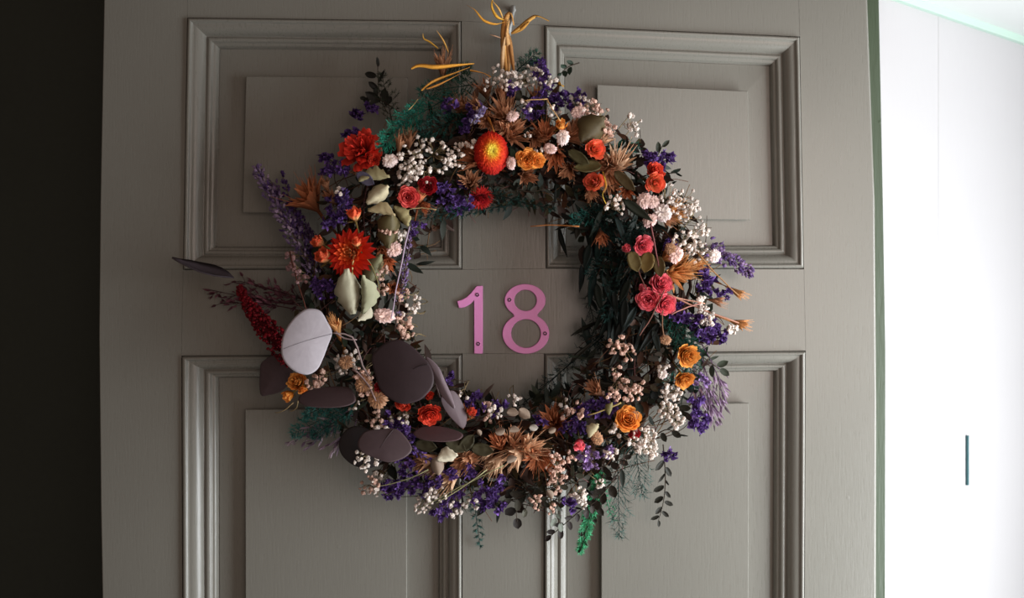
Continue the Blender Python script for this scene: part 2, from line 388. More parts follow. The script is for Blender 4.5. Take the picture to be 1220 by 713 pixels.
def rose_meshes(key, pal, bud, ruf=.05):
    if key in ROSE: return ROSE[key]
    cb, cr, cg = [lin(c) for c in pal]
    out = []
    for var in range(2):
        mb = MB(); a = U(0, 6); k_ = .8 if bud else 1
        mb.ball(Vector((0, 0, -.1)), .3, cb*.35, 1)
        for (rad, hh, n, wa, fl) in ((.10, 1.0, 2, 1.5, .02), (.20, .98, 3, 1.1, .03), (.31, .95, 4, .95, .05), (.43, .90, 5, .8, .07), (.55, .83, 6, .66, .10), (.67, .74, 7, .56, .12)):
            for k in range(n):
                a += 2*math.pi/n+U(-.2, .2); u = U(.8, 1.15)
                cup(mb, a, rad*k_*U(.92, 1.06), hh*(1.35 if bud else 1)*U(.92, 1.05), wa, fl*(.3 if bud else 1), cb*u, cr*u, ruf)
            a += .5
        for k in range(5):     # sepals and stalk
            M = Matrix.Rotation(2*math.pi*k/5, 4, 'Z') @ Matrix.Translation((0, .1, -.45)) @ Matrix.Rotation(U(.0, .8), 4, 'X')
            mb.blade(M, .75, .26, cg, cg*.8, bend=U(-.6, .8), nv=3)
        mb.tube([Vector((0, 0, -.35)), Vector((.05, 0, -1.0)), Vector((U(-.3, .3), U(-.3, .3), -2.4))], .12, .07, cg, n=5)
        pm = []
        for k in range(2):
            m2 = MB(); cup(m2, 0, .76*(.8 if bud else 1), .60*(1.9 if bud else 1), .52, .16*(.2 if bud else 1), cb, cr, ruf*1.3, 5, 5)
            pm.append(m2.mesh('petal', M_PETAL))
        out.append((mb.mesh('rose', M_PETAL), pm))
    ROSE[key] = out; return out
PALS = {'pink': ((206, 62, 84), (236, 124, 134), (120, 108, 64)), 'red': ((190, 40, 30), (238, 92, 66), (100, 88, 54)), 'coral': ((240, 150, 84), (234, 100, 82), (120, 100, 50)),
        'orange': ((214, 120, 34), (246, 178, 92), (140, 110, 50)), 'peach': ((246, 184, 124), (232, 100, 66), (130, 110, 60)), 'rosered': ((210, 44, 58), (244, 120, 112), (110, 100, 60)), 'dark': ((120, 20, 26), (176, 36, 44), (80, 60, 40))}
RLAB = {'pink': 'dried pink rose', 'red': 'dried red rose', 'coral': 'dried coral rose', 'orange': 'dried orange rose', 'peach': 'dried peach rosebud', 'rosered': 'dried rose-red rose', 'dark': 'dried dark red rose'}
def rose(px, py, r, pal, tilt=None, bud=False, dh=.012):
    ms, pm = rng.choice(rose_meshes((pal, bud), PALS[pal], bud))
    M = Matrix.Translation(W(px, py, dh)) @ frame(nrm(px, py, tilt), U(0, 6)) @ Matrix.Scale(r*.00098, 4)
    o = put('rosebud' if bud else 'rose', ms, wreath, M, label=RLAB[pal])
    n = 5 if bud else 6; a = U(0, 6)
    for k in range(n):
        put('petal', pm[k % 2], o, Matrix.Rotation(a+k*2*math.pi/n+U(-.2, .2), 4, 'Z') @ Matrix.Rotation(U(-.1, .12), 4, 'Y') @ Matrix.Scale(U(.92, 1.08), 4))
    return o

# --- strawflowers
def grad(stops, t):
    for (a, ca), (b, cb) in zip(stops[:-1], stops[1:]):
        if t <= b: return mixv(ca, cb, (t-a)/(b-a))
    return stops[-1][1]
def strawflower_mesh(stops, N=110, wid=.17, maxang=88, dome=.3, cdisc=None, back=False):
    mb = MB(); st = [(t, lin(c)) for t, c in stops]
    for k in range(N):
        t = (k+.5)/N; a = k*2.39996; th = math.radians(8+(maxang-8)*t**.75)
        L = .34+.42*math.sin(t*2.0); r = .30*math.sqrt(t)
        M = Matrix.Rotation(a, 4, 'Z') @ Matrix.Translation((0, r, .10*(1-t)-.1)) @ Matrix.Rotation(math.pi/2-th, 4, 'X') @ Matrix.Rotation(math.pi*(0), 4, 'Y')
        c = grad(st, t)
        mb.blade(M, L, wid*(.7+.5*t), c*U(.75, .95), c*U(.95, 1.15), bend=-.25 if t > .5 else .5, cup=.35, nv=3, ruf=.01)
    if cdisc:
        cd = lin(cdisc); mb.ball(Vector((0, 0, .12)), .26, cd, 1, .12, (1, 1, .6))
        for k in range(40):
            rr = .24*math.sqrt(k/40); a = k*2.4; mb.ball(Vector((rr*math.cos(a), rr*math.sin(a), .24-.5*rr*rr)), .035, cd*U(.8, 1.2))
    mb.tube([Vector((0, 0, -.1)), Vector((0, .05, -.9)), Vector((U(-.2, .2), 0, -1.8))], .06, .05, lin((120, 100, 60)), n=5)
    return mb
def dome_mesh(stops, N=200, wid=.2, L=.34, flat=.8, lift=.35, tall=1.0):
    mb = MB(); st = [(t, lin(c)) for t, c in stops]
    for k in range(N):
        t = (k+.5)/N; a = k*2.39996; th = math.acos(1-1.15*t); n_ = Vector((math.sin(th)*math.cos(a), math.sin(th)*math.sin(a), math.cos(th)))
        tg = Vector((math.cos(th)*math.cos(a), math.cos(th)*math.sin(a), -math.sin(th))); p = Vector((n_.x*.72, n_.y*.72, n_.z*.72*flat-.25))
        d = (tg+n_*lift*U(.6, 1.5)).normalized(); x = d.cross(n_).normalized(); z = x.cross(d)
        M = Matrix.Translation(p-d*L*.4) @ Matrix((x, d, z)).transposed().to_4x4(); c = grad(st, t)
        mb.blade(M, L*U(.8, 1.2), wid, c*U(.7, .9), c*U(.95, 1.2), bend=U(-.4, .5), cup=.3, nv=3)
    mb.ball(Vector((0, 0, -.25)), .66, st[-1][1]*.5, 1, .03, (1, 1, flat))
    mb.tube([Vector((0, 0, -.5)), Vector((0, .05, -1.0)), Vector((U(-.2, .2), 0, -1.9))], .07, .05, lin((120, 100, 60)), n=5)
    return mb
STRAW = {}
SP = {'fire': dict(dome=1, stops=[(0, (255, 236, 90)), (.022, (255, 220, 66)), (.06, (254, 150, 40)), (.13, (240, 76, 28)), (.35, (210, 38, 22)), (1, (150, 18, 16))], N=560, wid=.10, L=.17, flat=.75),
      'red': dict(stops=[(0, (240, 170, 100)), (.2, (234, 110, 50)), (.5, (216, 50, 22)), (1, (190, 24, 14))], N=70, wid=.27),
      'crimson': dict(stops=[(0, (190, 40, 24)), (1, (168, 18, 22))], N=90, wid=.15, cdisc=(190, 90, 40)),
      'white': dict(dome=1, stops=[(0, (252, 232, 220)), (.4, (254, 240, 236)), (1, (250, 224, 222))], N=40, wid=.36, L=.55, flat=.5, lift=.5),
      'blush': dict(dome=1, stops=[(0, (244, 206, 192)), (.5, (252, 222, 216)), (1, (246, 202, 202))], N=40, wid=.36, L=.55, flat=.5, lift=.5),
      'tan': dict(dome=1, stops=[(0, (196, 146, 106)), (1, (204, 160, 130))], N=50, wid=.2, L=.5, flat=.6, lift=.6)}
SL = {'fire': 'red strawflower with glowing yellow centre', 'red': 'open red-orange strawflower', 'crimson': 'dark crimson strawflower', 'white': 'small white strawflower', 'blush': 'small blush pink strawflower', 'tan': 'small faded tan strawflower'}
def straw(px, py, r, pal, tilt=None, dh=.014, sx=1.0, roll=None):
    if pal not in STRAW: kw = dict(SP[pal]); f_ = dome_mesh if kw.pop('dome', 0) else strawflower_mesh; STRAW[pal] = [f_(**kw).mesh('strawflower', M_PETAL) for _ in range(2)]
    if pal in ('white', 'blush', 'tan'): sx *= U(.65, .95)
    M = Matrix.Translation(W(px, py, dh)) @ frame(nrm(px, py, tilt), U(0, 6) if roll is None else roll) @ Matrix.Diagonal((r*.00105, r*.00105*sx, r*.00105, 1))
    return put('strawflower', rng.choice(STRAW[pal]), wreath, M, label=SL[pal])

# --- flared tan bract flowers
BR = {}
def bract_mesh(c0, c1, spread, N):
    mb = MB(); a, b = lin(c0), lin(c1)
    for k in range(N):
        t = k/N; az = k*2.4; th = spread*(.35+.75*math.sqrt(t))*U(.85, 1.15)
        M = Matrix.Rotation(az, 4, 'Z') @ Matrix.Translation((0, .04, -1.0)) @ Matrix.Rotation(math.pi/2-th*.7, 4, 'X')
        u = U(.6, 1.25)
        mb.blade(M, U(.8, 1.2), U(.17, .26), a*u*.8, b*u*1.12, prof=lambda t: (.3+.7*math.sin(math.pi*min(1, t*.6+.08)))*(1 if t < .72 else (1-t)/.28+.03), bend=-U(-.3, .7)*spread, cup=U(.6, 1.1), nv=6, ruf=.012, mid=a*.5)
    for k in range(N):
        az = U(0, 6.3); th = spread*U(.1, .9); d = Vector((math.sin(th)*math.cos(az), math.sin(th)*math.sin(az), math.cos(th)))
        mb.tube([Vector((0, 0, -1))+d*.3, Vector((0, 0, -1))+d*U(1.0, 1.5)+rdir()*.08], .014, .006, mixv(a, b, .6)*1.1, n=3)
    mb.tube([Vector((0, 0, -.9)), Vector((.05, 0, -1.4)), Vector((U(-.2, .2), U(-.2, .2), -2.0))], .07, .05, a*.7, n=5)
    return mb.mesh('bract_flower', M_PETAL)
def bract(px, py, L, tilt, pal='tan', spread=.75, dh=.012):
    """px, py: middle of the open end"""
    key = (pal, spread)
    PB = {'tan': ((164, 104, 70), (228, 172, 132)), 'cream': ((204, 146, 102), (250, 214, 178)), 'rust': ((160, 92, 58), (218, 138, 94)), 'brown': ((136, 88, 62), (206, 146, 108)), 'gold': ((204, 136, 74), (246, 186, 124))}
    if key not in BR: BR[key] = [bract_mesh(*PB[pal], spread*.85, 22) for _ in range(2)]
    M = Matrix.Translation(W(px, py, dh)) @ frame(nrm(px, py, tilt), U(0, 6)) @ Matrix.Scale(L*.001, 4)
    return put('bract_flower', rng.choice(BR[key]), wreath, M, label={'tan': 'tan', 'cream': 'pale cream-tan', 'rust': 'rust brown', 'brown': 'dark brown', 'gold': 'golden tan'}[pal]+' flared dried bract flower')

# --- baby's breath
def babys(px, py, R, n, c=(244, 232, 222), dh=.018, fs=2.75, sy=1.0, root=None, depth=.018):
    n = int(n*1.2); base = W(*(root or (px+(CX-px)*.12+U(-8, 8), py+(CY-py)*.12+U(-8, 8))), -.03)
    st = MB(); fl = MB(); cs = lin((150, 132, 98)); cl = lin(c)
    hub = [base+(W(px+U(-R, R)*.4, py+U(-R, R)*.4*sy, dh-.014)-base)*U(.6, .9) for _ in range(max(2, n//9))]
    for hb in hub: st.tube(curve(base, hb, rdir()*.004, 3), .0006, .0005, cs, n=3)
    for k in range(n):
        rr = R*math.sqrt(U(0, 1)); a = U(0, 6.28)
        p = W(px+rr*math.cos(a), py+rr*math.sin(a)*sy, dh+U(-depth, depth*.6)); hb = min(hub, key=lambda q_: (q_-p).length)
        st.tube(curve(hb, p, rdir()*.003, 2), .00042, .00032, cs, n=3)
        r = fs*.001*U(.6, 1.15); u = cl*U(.82, 1.08)
        M = frame(rdir())
        fl.ball(p, r*.75, u*.9, 0, .2)
        for j in range(5):
            d = Vector((math.cos(j*1.257), math.sin(j*1.257), .35)); fl.ball(p+M.to_3x3() @ d*r*.55, r*.52, u*U(.9, 1.08), 0, .3)
    o = w_part('baby_breath_sprig', st, M_TWIG, base)
    fl.v = [(v[0]-base.x, v[1]-base.y, v[2]-base.z) for v in fl.v]
    put('blossoms', fl.mesh('blossoms', M_PETAL), o, kind='stuff')

# --- purple larkspur
def larkspur(px, py, R, n, dh=.014, c=((46, 24, 76), (108, 78, 148)), sy=1.0, ang=0.0, s=1.0):
    n = int(n*1.6); mb = MB(); a, b = lin(c[0]), lin(c[1]); ca, sa_ = math.cos(ang), math.sin(ang)
    o = W(px, py, -.025); prev = o
    for k in range(n):
        rr = math.sqrt(U(0, 1)); t = U(0, 6.28); x, y = rr*math.cos(t)*R, rr*math.sin(t)*R*sy
        p = W(px+x*ca-y*sa_, py+x*sa_+y*ca, dh+U(-.012, .008))
        mb.tube(curve(o+rdir()*.004, p, rdir()*.004, 3), .0006, .0005, lin((96, 84, 70)), n=3)
        z = (nrm(px, py)+rdir()*.9).normalized(); F = Matrix.Translation(p) @ frame(z, U(0, 6))
        m = U(.8, 1.25)*s
        for j in range(10):
            M = F @ Matrix.Rotation(j*.9+U(-.3, .3), 4, 'Z') @ Matrix.Rotation(U(.2, 1.1), 4, 'X')
            u = U(.45, 1.35); mb.blade(M, U(.0035, .0075)*m, U(.003, .005)*m, a*u, b*u*(1.9 if rng.random() < .15 else 1), bend=U(-1.4, 1.6), cup=U(-.8, 1), nv=3, ruf=.09)
        mb.ball(p, .0016*m, mixv(a, b, .8)*1.3)
    w_part('larkspur_cluster', mb, M_PETAL, o, label='cluster of dried purple larkspur')

# --- spikes of small buds (lavender, amaranth, mauve grasses)
def lavender(A, B, wid=9, n=110, c=((88, 62, 122), (176, 148, 186)), dh=(.0, .02), bl=3.0, bulge=(0, 0, 0), name='lavender_spike', label='dried lavender spike'):
    mb = MB(); a, b = lin(c[0]), lin(c[1]); pa, pb = W(*A, dh[0]), W(*B, dh[1]); pts = curve(pa, pb, Vector(bulge), 8)
    mb.tube(pts, .0009, .0006, lin((110, 92, 84)), n=4)
    ax = (pb-pa).normalized()
    for k in range(n):
        t = .12+.88*U(0, 1); j = t*8; i = min(7, int(j)); p = pts[i]+(pts[i+1]-pts[i])*(j-i)
        d = rdir(); d = (d-ax*d.dot(ax)).normalized(); w = wid*.001*(1-.55*t)*U(.2, 1)
        z = (d*.8+ax).normalized(); F = frame(z, U(0, 6)); u = mixv(a, b, U(0, 1)**1.4)*U(.7, 1.1)
        q_ = p+d*w; mb.ball(q_, bl*.001*U(.6, 1), u, 0, .2, (.5, .5, 1.0), F.to_3x3())
        if rng.random() < .4:
            for m_ in range(3): mb.blade(Matrix.Translation(q_) @ frame(rdir(), U(0, 6)), bl*.0012, .0016, u, u*1.25, bend=U(-1, 1), nv=2)
    w_part(name, mb, M_PETAL, pa, label=label)
def amaranth(A, B, wid, n, c=((96, 8, 22), (150, 22, 36))):
    mb = MB(); a, b = lin(c[0]), lin(c[1]); pa, pb = W(*A, .01), W(*B, .012); pts = curve(pa, pb, Vector((-.004, -.004, -.003)), 8); ax = (pb-pa).normalized()
    mb.tube(pts, wid*.0005, .0012, a*.8, n=6)
    for k in range(n):
        t = U(0, 1); j = t*8; i = min(7, int(j)); p = pts[i]+(pts[i+1]-pts[i])*(j-i)
        d = rdir(); d = (d-ax*d.dot(ax)).normalized(); w = wid*.001*(1.05-.85*t)*U(.5, 1)
        mb.ball(p+d*w, .0019*U(.6, 1.2), mixv(a, b, U(0, 1))*U(.7, 1.2), 0, .3)
    w_part('amaranth_spike', mb, M_PETAL, pa, label='dark crimson amaranth spike')
def grass(A, B, n=26, c=((96, 62, 78), (160, 128, 150)), bl=9, spread=.8, dh=(.0, .01), label='mauve dried grass spray'):
    mb = MB(); a, b = lin(c[0]), lin(c[1]); pa, pb = W(*A, dh[0]), W(*B, dh[1]); pts = curve(pa, pb, rdir()*.006, 6); ax = (pb-pa).normalized()
    mb.tube(pts, .0008, .0004, a, n=3)
    for k in range(n):
        t = U(.25, 1); j = t*6; i = min(5, int(j)); p = pts[i]+(pts[i+1]-pts[i])*(j-i)
        d = rdir(); d = Vector((d.x, d.y*.5, d.z)); d = (ax+d*spread).normalized(); e = p+d*U(.006, .016)*(1.2-.5*t)
        mb.tube([p, e], .0003, .0003, a, n=3)
        u = mixv(a, b, U(0, 1))
        for m_ in range(2): mb.blade(Matrix.Translation(e) @ frame(d.cross(rdir()).normalized(), 0, d) @ Matrix.Rotation(-math.pi/2+U(-.2, .2), 4, 'Z'), bl*.001*U(.8, 1.3), .0026, u*.8, u*1.15, bend=U(-.4, .4), cup=.8, nv=3)
    w_part('grass_spray', mb, M_FIBRE, pa, label=label)

# --- ferns
def fern(A, B, wid, c=(36, 82, 72), n=26, m=24, dh=(.0, .012), bulge=(0, 0, 0), nl=5.0, droop=(0, 0, 0)):
    mb = MB(); cl = lin(c); pa, pb = W(*A, dh[0]), W(*B, dh[1]); pts = curve(pa, pb, Vector(bulge), 10); ax = (pb-pa).normalized()
    mb.tube(pts, .0008, .0003, cl*.6, n=4)
    side = ax.cross(Vector((0, 1, 0))).normalized()
    for k in range(n):
        t = (k+.5)/n; j = t*10; i = min(9, int(j)); p = pts[i]+(pts[i+1]-pts[i])*(j-i)
        sg = 1 if k % 2 else -1
        ln = wid*.001*(math.sin(math.pi*min(1, .15+t*.85))**.7+.1)*U(.7, 1.1)
        d = (ax*U(.5, 1.0)+side*sg*U(.6, 1)+Vector((0, U(-.6, .3), 0))+Vector(droop)).normalized(); e = p+d*ln
        bp = curve(p, e, rdir()*.002, 3); mb.tube(bp, .00035, .0002, cl*.75, n=3)
        for q_ in range(m):
            s = U(.1, 1.0); w = p+(e-p)*s
            nd = (d*.8+rdir()*.75).normalized(); u = cl*U(.7, 1.6)
            mb.blade(Matrix.Translation(w) @ frame(nd.cross(rdir()).normalized(), 0, nd) @ Matrix.Rotation(-math.pi/2, 4, 'Z'), nl*.001*U(.5, 1.1), .0008, u, u*1.15, prof=lambda t: 1-.7*t, nv=1, nu=1)
    w_part('fern_plume', mb, M_FIBRE, pa, label='fine feathery green fern plume')

# --- leaves
def ovate(p): return lambda t: (max(0, 1-abs(2*t-1)**2.0)**.5)*(1-.25*p*(t-.5))+.01
def lance(t): return math.sin(math.pi*min(1, max(0, t))**.75)*.97+.03
LEAF = {}
def leaf_mesh(c, shape, bend, cupv):
    key = (c, shape, bend, cupv)
    if key not in LEAF:
        mb = MB(); cl = lin(c)
        if shape == 'round': mb.blade(Matrix.Translation((0, -.5, 0)), 1, 1, cl, cl*1.04, prof=ovate(.4), bend=bend, cup=cupv, nv=18, nu=40, ruf=.0012, mid=cl*.45)
        elif shape == 'oval': mb.blade(Matrix.Translation((0, -.5, 0)), 1, 1, cl*.95, cl*1.05, prof=(lambda t: (ovate(.5)(t))*(1 if t < .7 else 1-((t-.7)/.3)**1.6*.7)), bend=bend, cup=cupv, nv=10, nu=6, ruf=.022, mid=cl*1.25)
        elif shape == 'crumple':
            ph = [U(.8, 1.12) for _ in range(20)]
            mb.blade(Matrix.Translation((0, -.5, 0)), 1, 1, cl*.85, cl*1.08, prof=lambda t: (.16+.95*math.sin(math.pi*min(1, t*.88+.03))**1.2)*ph[int(t*12)]*(1 if t < .9 else .5), bend=bend, cup=-.55, nv=12, nu=6, ruf=.035, mid=cl*.6)
        else: mb.blade(Matrix.Translation((0, -.5, 0)), 1, 1, cl*.9, cl*1.05, prof=lance, bend=bend, cup=cupv, nv=8, nu=4, ruf=.006, mid=cl*1.3)
        LEAF[key] = mb.mesh('leaf', M_EUC if shape == 'round' else M_LEAF)
    return LEAF[key]
def leaf(name, px, py, L, Wd, ang, c, shape='round', roll=0.0, pitch=0.0, dh=.02, bend=.25, cupv=.12, stalk=None, label=None, h=None):
    """ang: direction of the tip in the photo plane, degrees clockwise from right"""
    me = leaf_mesh(c, shape, bend, cupv); a = math.radians(ang)
    ydir = Vector((math.cos(a), 0, -math.sin(a))); z = Vector((0, -1, 0)); x = ydir.cross(z)
    R = Matrix((x, ydir, z)).transposed().to_4x4()
    loc = W(px, py, dh) if h is None else P(px, py, h)-WO
    k = (D-(hgt(px, py)+dh))/D if h is None else (D-h)/D
    M = Matrix.Translation(loc) @ R @ Matrix.Rotation(roll, 4, 'Y') @ Matrix.Rotation(pitch, 4, 'X') @ Matrix.Diagonal((Wd*.001*k, L*.001*k, L*.001*k, 1))
    o = put(name, me, wreath, M)
    if label: o['label'] = label
    sd = o.modifiers.new('thickness', 'SOLIDIFY'); sd.thickness = .012 if shape == 'round' else .02; sd.offset = 0
    if stalk:
        mb = MB(); cl = lin((128, 110, 108)); pts = [W(x_, y_, d_) for (x_, y_, d_) in stalk]
        fine = [pts[0]]
        for p_, q_ in zip(pts[:-1], pts[1:]): fine += [p_+(q_-p_)*k_ for k_ in (.33, .66, 1)]
        mb.tube(fine, .0009, .0011, cl, n=5); w_part('leaf_stalk', mb, M_TWIG)
    return o
def sprig(A, B, c=(40, 52, 42), n=9, L=12, Wd=7, dh=(-.01, .004), shape='oval', stem=(60, 50, 40), bulge=None, h=None):
    """small-leaved sprig: stem is the part, each leaf a sub-part"""
    pa, pb = (W(*A, dh[0]), W(*B, dh[1])) if h is None else (P(*A, h)-WO, P(*B, h)-WO)
    pts = curve(pa, pb, rdir()*.008 if bulge is None else Vector(bulge), 8); mb = MB(); mb.tube(pts, .0008, .0004, lin(stem), n=4)
    o = w_part('leafy_sprig', mb, M_TWIG, pa); ax = (pb-pa).normalized(); side = ax.cross(Vector((0, 1, 0))).normalized()
    me = leaf_mesh(c, shape, .35, .2)
    for k in range(n):
        t = .12+.88*(k+.5)/n; j = t*8; i = min(7, int(j)); p = pts[i]+(pts[i+1]-pts[i])*(j-i)
        d = (ax*U(.4, 1)+side*(1 if k % 2 else -1)*U(.5, 1)+Vector((0, U(-.5, .5), 0))).normalized()
        if k == n-1: d = ax
        l = L*.001*U(.75, 1.2)*(1.15-.4*t)
        zz = (Vector((0, -1, 0))+rdir()*.9); zz = (zz-d*zz.dot(d)).normalized(); x = d.cross(zz)
        R = Matrix((x, d, zz)).transposed().to_4x4()
        put('leaf', me, o, Matrix.Translation(p-pa+d*l*.6) @ R @ Matrix.Diagonal((l*Wd/L, l, l, 1)))
def ribbon(pts, wid, c, name='raffia_strand', twist=.6):
    mb = MB(); cl = lin(c); N = len(pts); fine = []
    for j in range(N-1):
        for k in range(4):
            t = k/4; p0, p1, p2, p3 = pts[max(0, j-1)], pts[j], pts[j+1], pts[min(N-1, j+2)]
            fine.append(.5*((2*p1)+(p2-p0)*t+(2*p0-5*p1+4*p2-p3)*t*t+(3*p1-p0-3*p2+p3)*t*t*t))
    fine.append(pts[-1]); vs = []; cs = []; fs = []; n = len(fine)
    for j, p in enumerate(fine):
        d = (fine[min(n-1, j+1)]-fine[max(0, j-1)]).normalized(); t = j/(n-1)
        F = frame(d, twist*t*3, Vector((1, -.6, .2))).to_3x3(); w = wid*.001*(.35+.65*math.sin(math.pi*min(1, .12+t*.86)))
        for i, (a, b) in enumerate(((-1, 0), (0, .28), (1, 0), (0, -.12))): vs.append(p+F @ Vector((a*w*.5, b*w*.5, 0))); cs.append(cl*U(.85, 1.1))
    for j in range(n-1):
        for i in range(4): fs.append((j*4+i, j*4+(i+1) % 4, j*4+4+(i+1) % 4, j*4+4+i))
    mb.add(vs, fs, cs); return w_part(name, mb, M_FIBRE)

# ================================================================== placing the wreath's parts
# --- filler between the ring and the flowers: dark leaves, twigs
FC = [(34, 40, 28), (28, 36, 30), (58, 52, 34), (70, 46, 32), (44, 30, 24), (26, 30, 26), (50, 36, 30)]
for grp, cnt in (('dark_leaf_filler', 1700),):
    mb = MB()
    for k in range(cnt):
        a = U(0, 6.283); r = R0+U(-70, 62); x, y = CX+r*math.cos(a), CY+r*math.sin(a)
        p = W(x, y, U(-.022, -.002)); z = (nrm(x, y)+rdir()*.8).normalized(); c = lin(rng.choice(FC))*U(.6, 1.3)
        mb.blade(Matrix.Translation(p) @ frame(z, U(0, 6.3)) @ Matrix.Rotation(U(-.5, .7), 4, 'X'), U(.012, .026), U(.004, .010), c, c*1.2, bend=U(-.8, .8), cup=U(-.3, .5), nv=4)
    w_part(grp, mb, M_LEAF, Vector((0, 0, 0)), kind='stuff')
mb = MB()
for k in range(620):
    a = U(0, 6.283); r = R0+U(-55, 50); x, y = CX+r*math.cos(a), CY+r*math.sin(a); b = a+rng.choice((1, -1))*U(.05, .35); r2 = r+U(-40, 60)
    if r2 > 262: r2 = 262
    if r2 < 100: r2 = 104
    mb.tube(curve(W(x, y, -.02), W(CX+r2*math.cos(b), CY+r2*math.sin(b), U(-.02, .01)), rdir()*.008, 4), .0007, .0004, lin(rng.choice([(84, 54, 36), (60, 40, 30), (110, 84, 56), (96, 62, 60)])), n=3)
w_part('twig_filler', mb, M_TWIG, Vector((0, 0, 0)), kind='stuff')

# --- big eucalyptus leaves
def big_leaf(pts, c, dh, a=0.0, b=0.0, bulge=.004, label=None, stalk=None, vein=None):
    """eucalyptus leaf from its outline: its own tilt (a, b metres per pixel), a bulge and a real thickness"""
    n0 = len(pts); pts = [(286+x/2.71, 357+y/2.71) for x, y in pts]; sm = []
    for k in range(n0):                                     # smooth closed outline
        p0, p1, p2, p3 = [pts[(k+d) % n0] for d in (-1, 0, 1, 2)]
        for t in (0, .25, .5, .75):
            sm.append(tuple(.5*(2*p1[m]+(p2[m]-p0[m])*t+(2*p0[m]-5*p1[m]+4*p2[m]-p3[m])*t*t+(3*p1[m]-p0[m]-3*p2[m]+p3[m])*t**3) for m in (0, 1)))
    cx = sum(p[0] for p in sm)/len(sm); cy = sum(p[1] for p in sm)/len(sm); h0 = hgt(cx, cy)+dh; mb = MB(); cl = lin(c)
    def pt(x, y, e): return P(x, y, max(.006, h0+a*(x-cx)+b*(y-cy)+bulge*(1-e*e)))-WO
    vs = [pt(cx, cy, 0)]; cs = [cl]; fs = []; N = len(sm); rs = (.2, .4, .6, .8, .93, 1.0)
    for e in rs:
        for (x, y) in sm: vs.append(pt(cx+(x-cx)*e, cy+(y-cy)*e, e)); cs.append(cl*(U(.96, 1.04) if e < 1 else 1.1))
    for k in range(N): fs.append((0, 1+(k+1) % N, 1+k))
    for r in range(len(rs)-1):
        for k in range(N): fs.append((1+r*N+k, 1+r*N+(k+1) % N, 1+(r+1)*N+(k+1) % N, 1+(r+1)*N+k))
    mb.add(vs, fs, cs); o = w_part('eucalyptus_leaf', mb, M_EUC, vs[0], label=label)
    sd = o.modifiers.new('thickness', 'SOLIDIFY'); sd.thickness = .0008; sd.offset = 0
    if vein:
        (x0, y0), (x1, y1) = [(286+x/2.71, 357+y/2.71) for x, y in vein]; vb = MB(); ln = []
        for k in range(9):
            t = k/8; x, y = x0+(x1-x0)*t, y0+(y1-y0)*t-1.2*math.sin(math.pi*t)
            e = min(1, math.hypot(x-cx, y-cy)/(math.hypot(sm[0][0]-cx, sm[0][1]-cy)+1e-6)); ln.append(pt(x, y, e)+Vector((0, -.0003, 0)))
        vb.tube(ln, .0006, .0003, cl*.55, n=5); vb.v = [tuple(Vector(v)-vs[0]) for v in vb.v]
        put('leaf_vein', vb.mesh('leaf_vein', M_EUC), o)
    if stalk:
        st = MB(); pp = [W(x_, y_, d_) for (x_, y_, d_) in stalk]; fine = [pp[0]]
        for p_, q_ in zip(pp[:-1], pp[1:]): fine += [p_+(q_-p_)*k_ for k_ in (.33, .66, 1)]
        st.tube(fine, .0008, .0011, lin((128, 110, 108)), n=5); w_part('leaf_stalk', st, M_TWIG)
big_leaf([(297, 108), (283, 75), (262, 40), (235, 30), (205, 35), (170, 65), (142, 110), (133, 155), (138, 190), (160, 220), (190, 238), (222, 242), (250, 225), (268, 190), (283, 150)], (160, 154, 160), .046, -.0002, .0001, .004,
         'large pale silver-grey round eucalyptus leaf', [(396, 397, .046), (410, 398, .042), (420, 402, .040), (426, 415, .036), (432, 436, .03), (447, 462, .016)], [(295, 112), (140, 160)])
big_leaf([(425, 190), (440, 165), (470, 140), (510, 130), (550, 148), (590, 185), (612, 210), (625, 245), (622, 280), (600, 310), (575, 328), (530, 338), (490, 325), (455, 295), (438, 250)], (54, 43, 46), .040, .0001, .0002, .004,
         'large dark plum round eucalyptus leaf', [(512, 428, .042), (517, 448, .034), (524, 474, .02)], [(608, 210), (560, 225)])
big_leaf([(66, 220), (75, 200), (105, 180), (140, 176), (160, 190), (170, 230), (160, 270), (130, 298), (95, 308), (66, 305)], (84, 70, 74), .016, .0004, 0, .005, 'shaded plum eucalyptus leaf behind the pale one')
big_leaf([(188, 325), (200, 305), (240, 290), (300, 282), (350, 285), (368, 305), (372, 330), (340, 345), (290, 350), (230, 347), (200, 338)], (70, 56, 58), .040, 0, .0010, .002, 'plum eucalyptus leaf seen nearly edge-on')
big_leaf([(320, 460), (335, 430), (360, 412), (400, 412), (440, 440), (470, 500), (450, 530), (420, 545), (390, 545), (350, 525), (325, 495)], (46, 41, 42), .020, 0, .0001, .004, 'dark grey-plum eucalyptus leaf at the lower left')
big_leaf([(380, 470), (390, 440), (410, 425), (450, 420), (500, 418), (530, 440), (555, 480), (540, 505), (505, 522), (470, 525), (430, 510), (395, 495)], (82, 68, 71), .044, 0, .0005, .003, 'mid plum eucalyptus leaf with a pointed tip', None, [(495, 420), (452, 480)])
big_leaf([(560, 430), (590, 412), (640, 410), (700, 425), (720, 440), (700, 455), (650, 460), (600, 455), (570, 445)], (84, 64, 66), .030, 0, .0012, .002, 'narrow plum eucalyptus leaf seen edge-on')
big_leaf([(648, 320), (665, 300), (690, 296), (715, 330), (732, 380), (722, 416), (700, 402), (665, 362)], (96, 82, 86), .028, -.0004, 0, .003, 'folded plum-grey eucalyptus leaf')
big_leaf([(600, 190), (615, 193), (642, 220), (662, 265), (682, 310), (694, 352), (676, 340), (648, 305), (625, 250)], (122, 108, 114), .046, .0003, .0, .003, 'long curled grey-mauve eucalyptus leaf')
leaf('eucalyptus_leaf', 241, 326, 76, 26, 188, (74, 66, 72), 'lance', roll=1.15, h=.05, label='thin dark eucalyptus leaf pointing left', bend=.4)
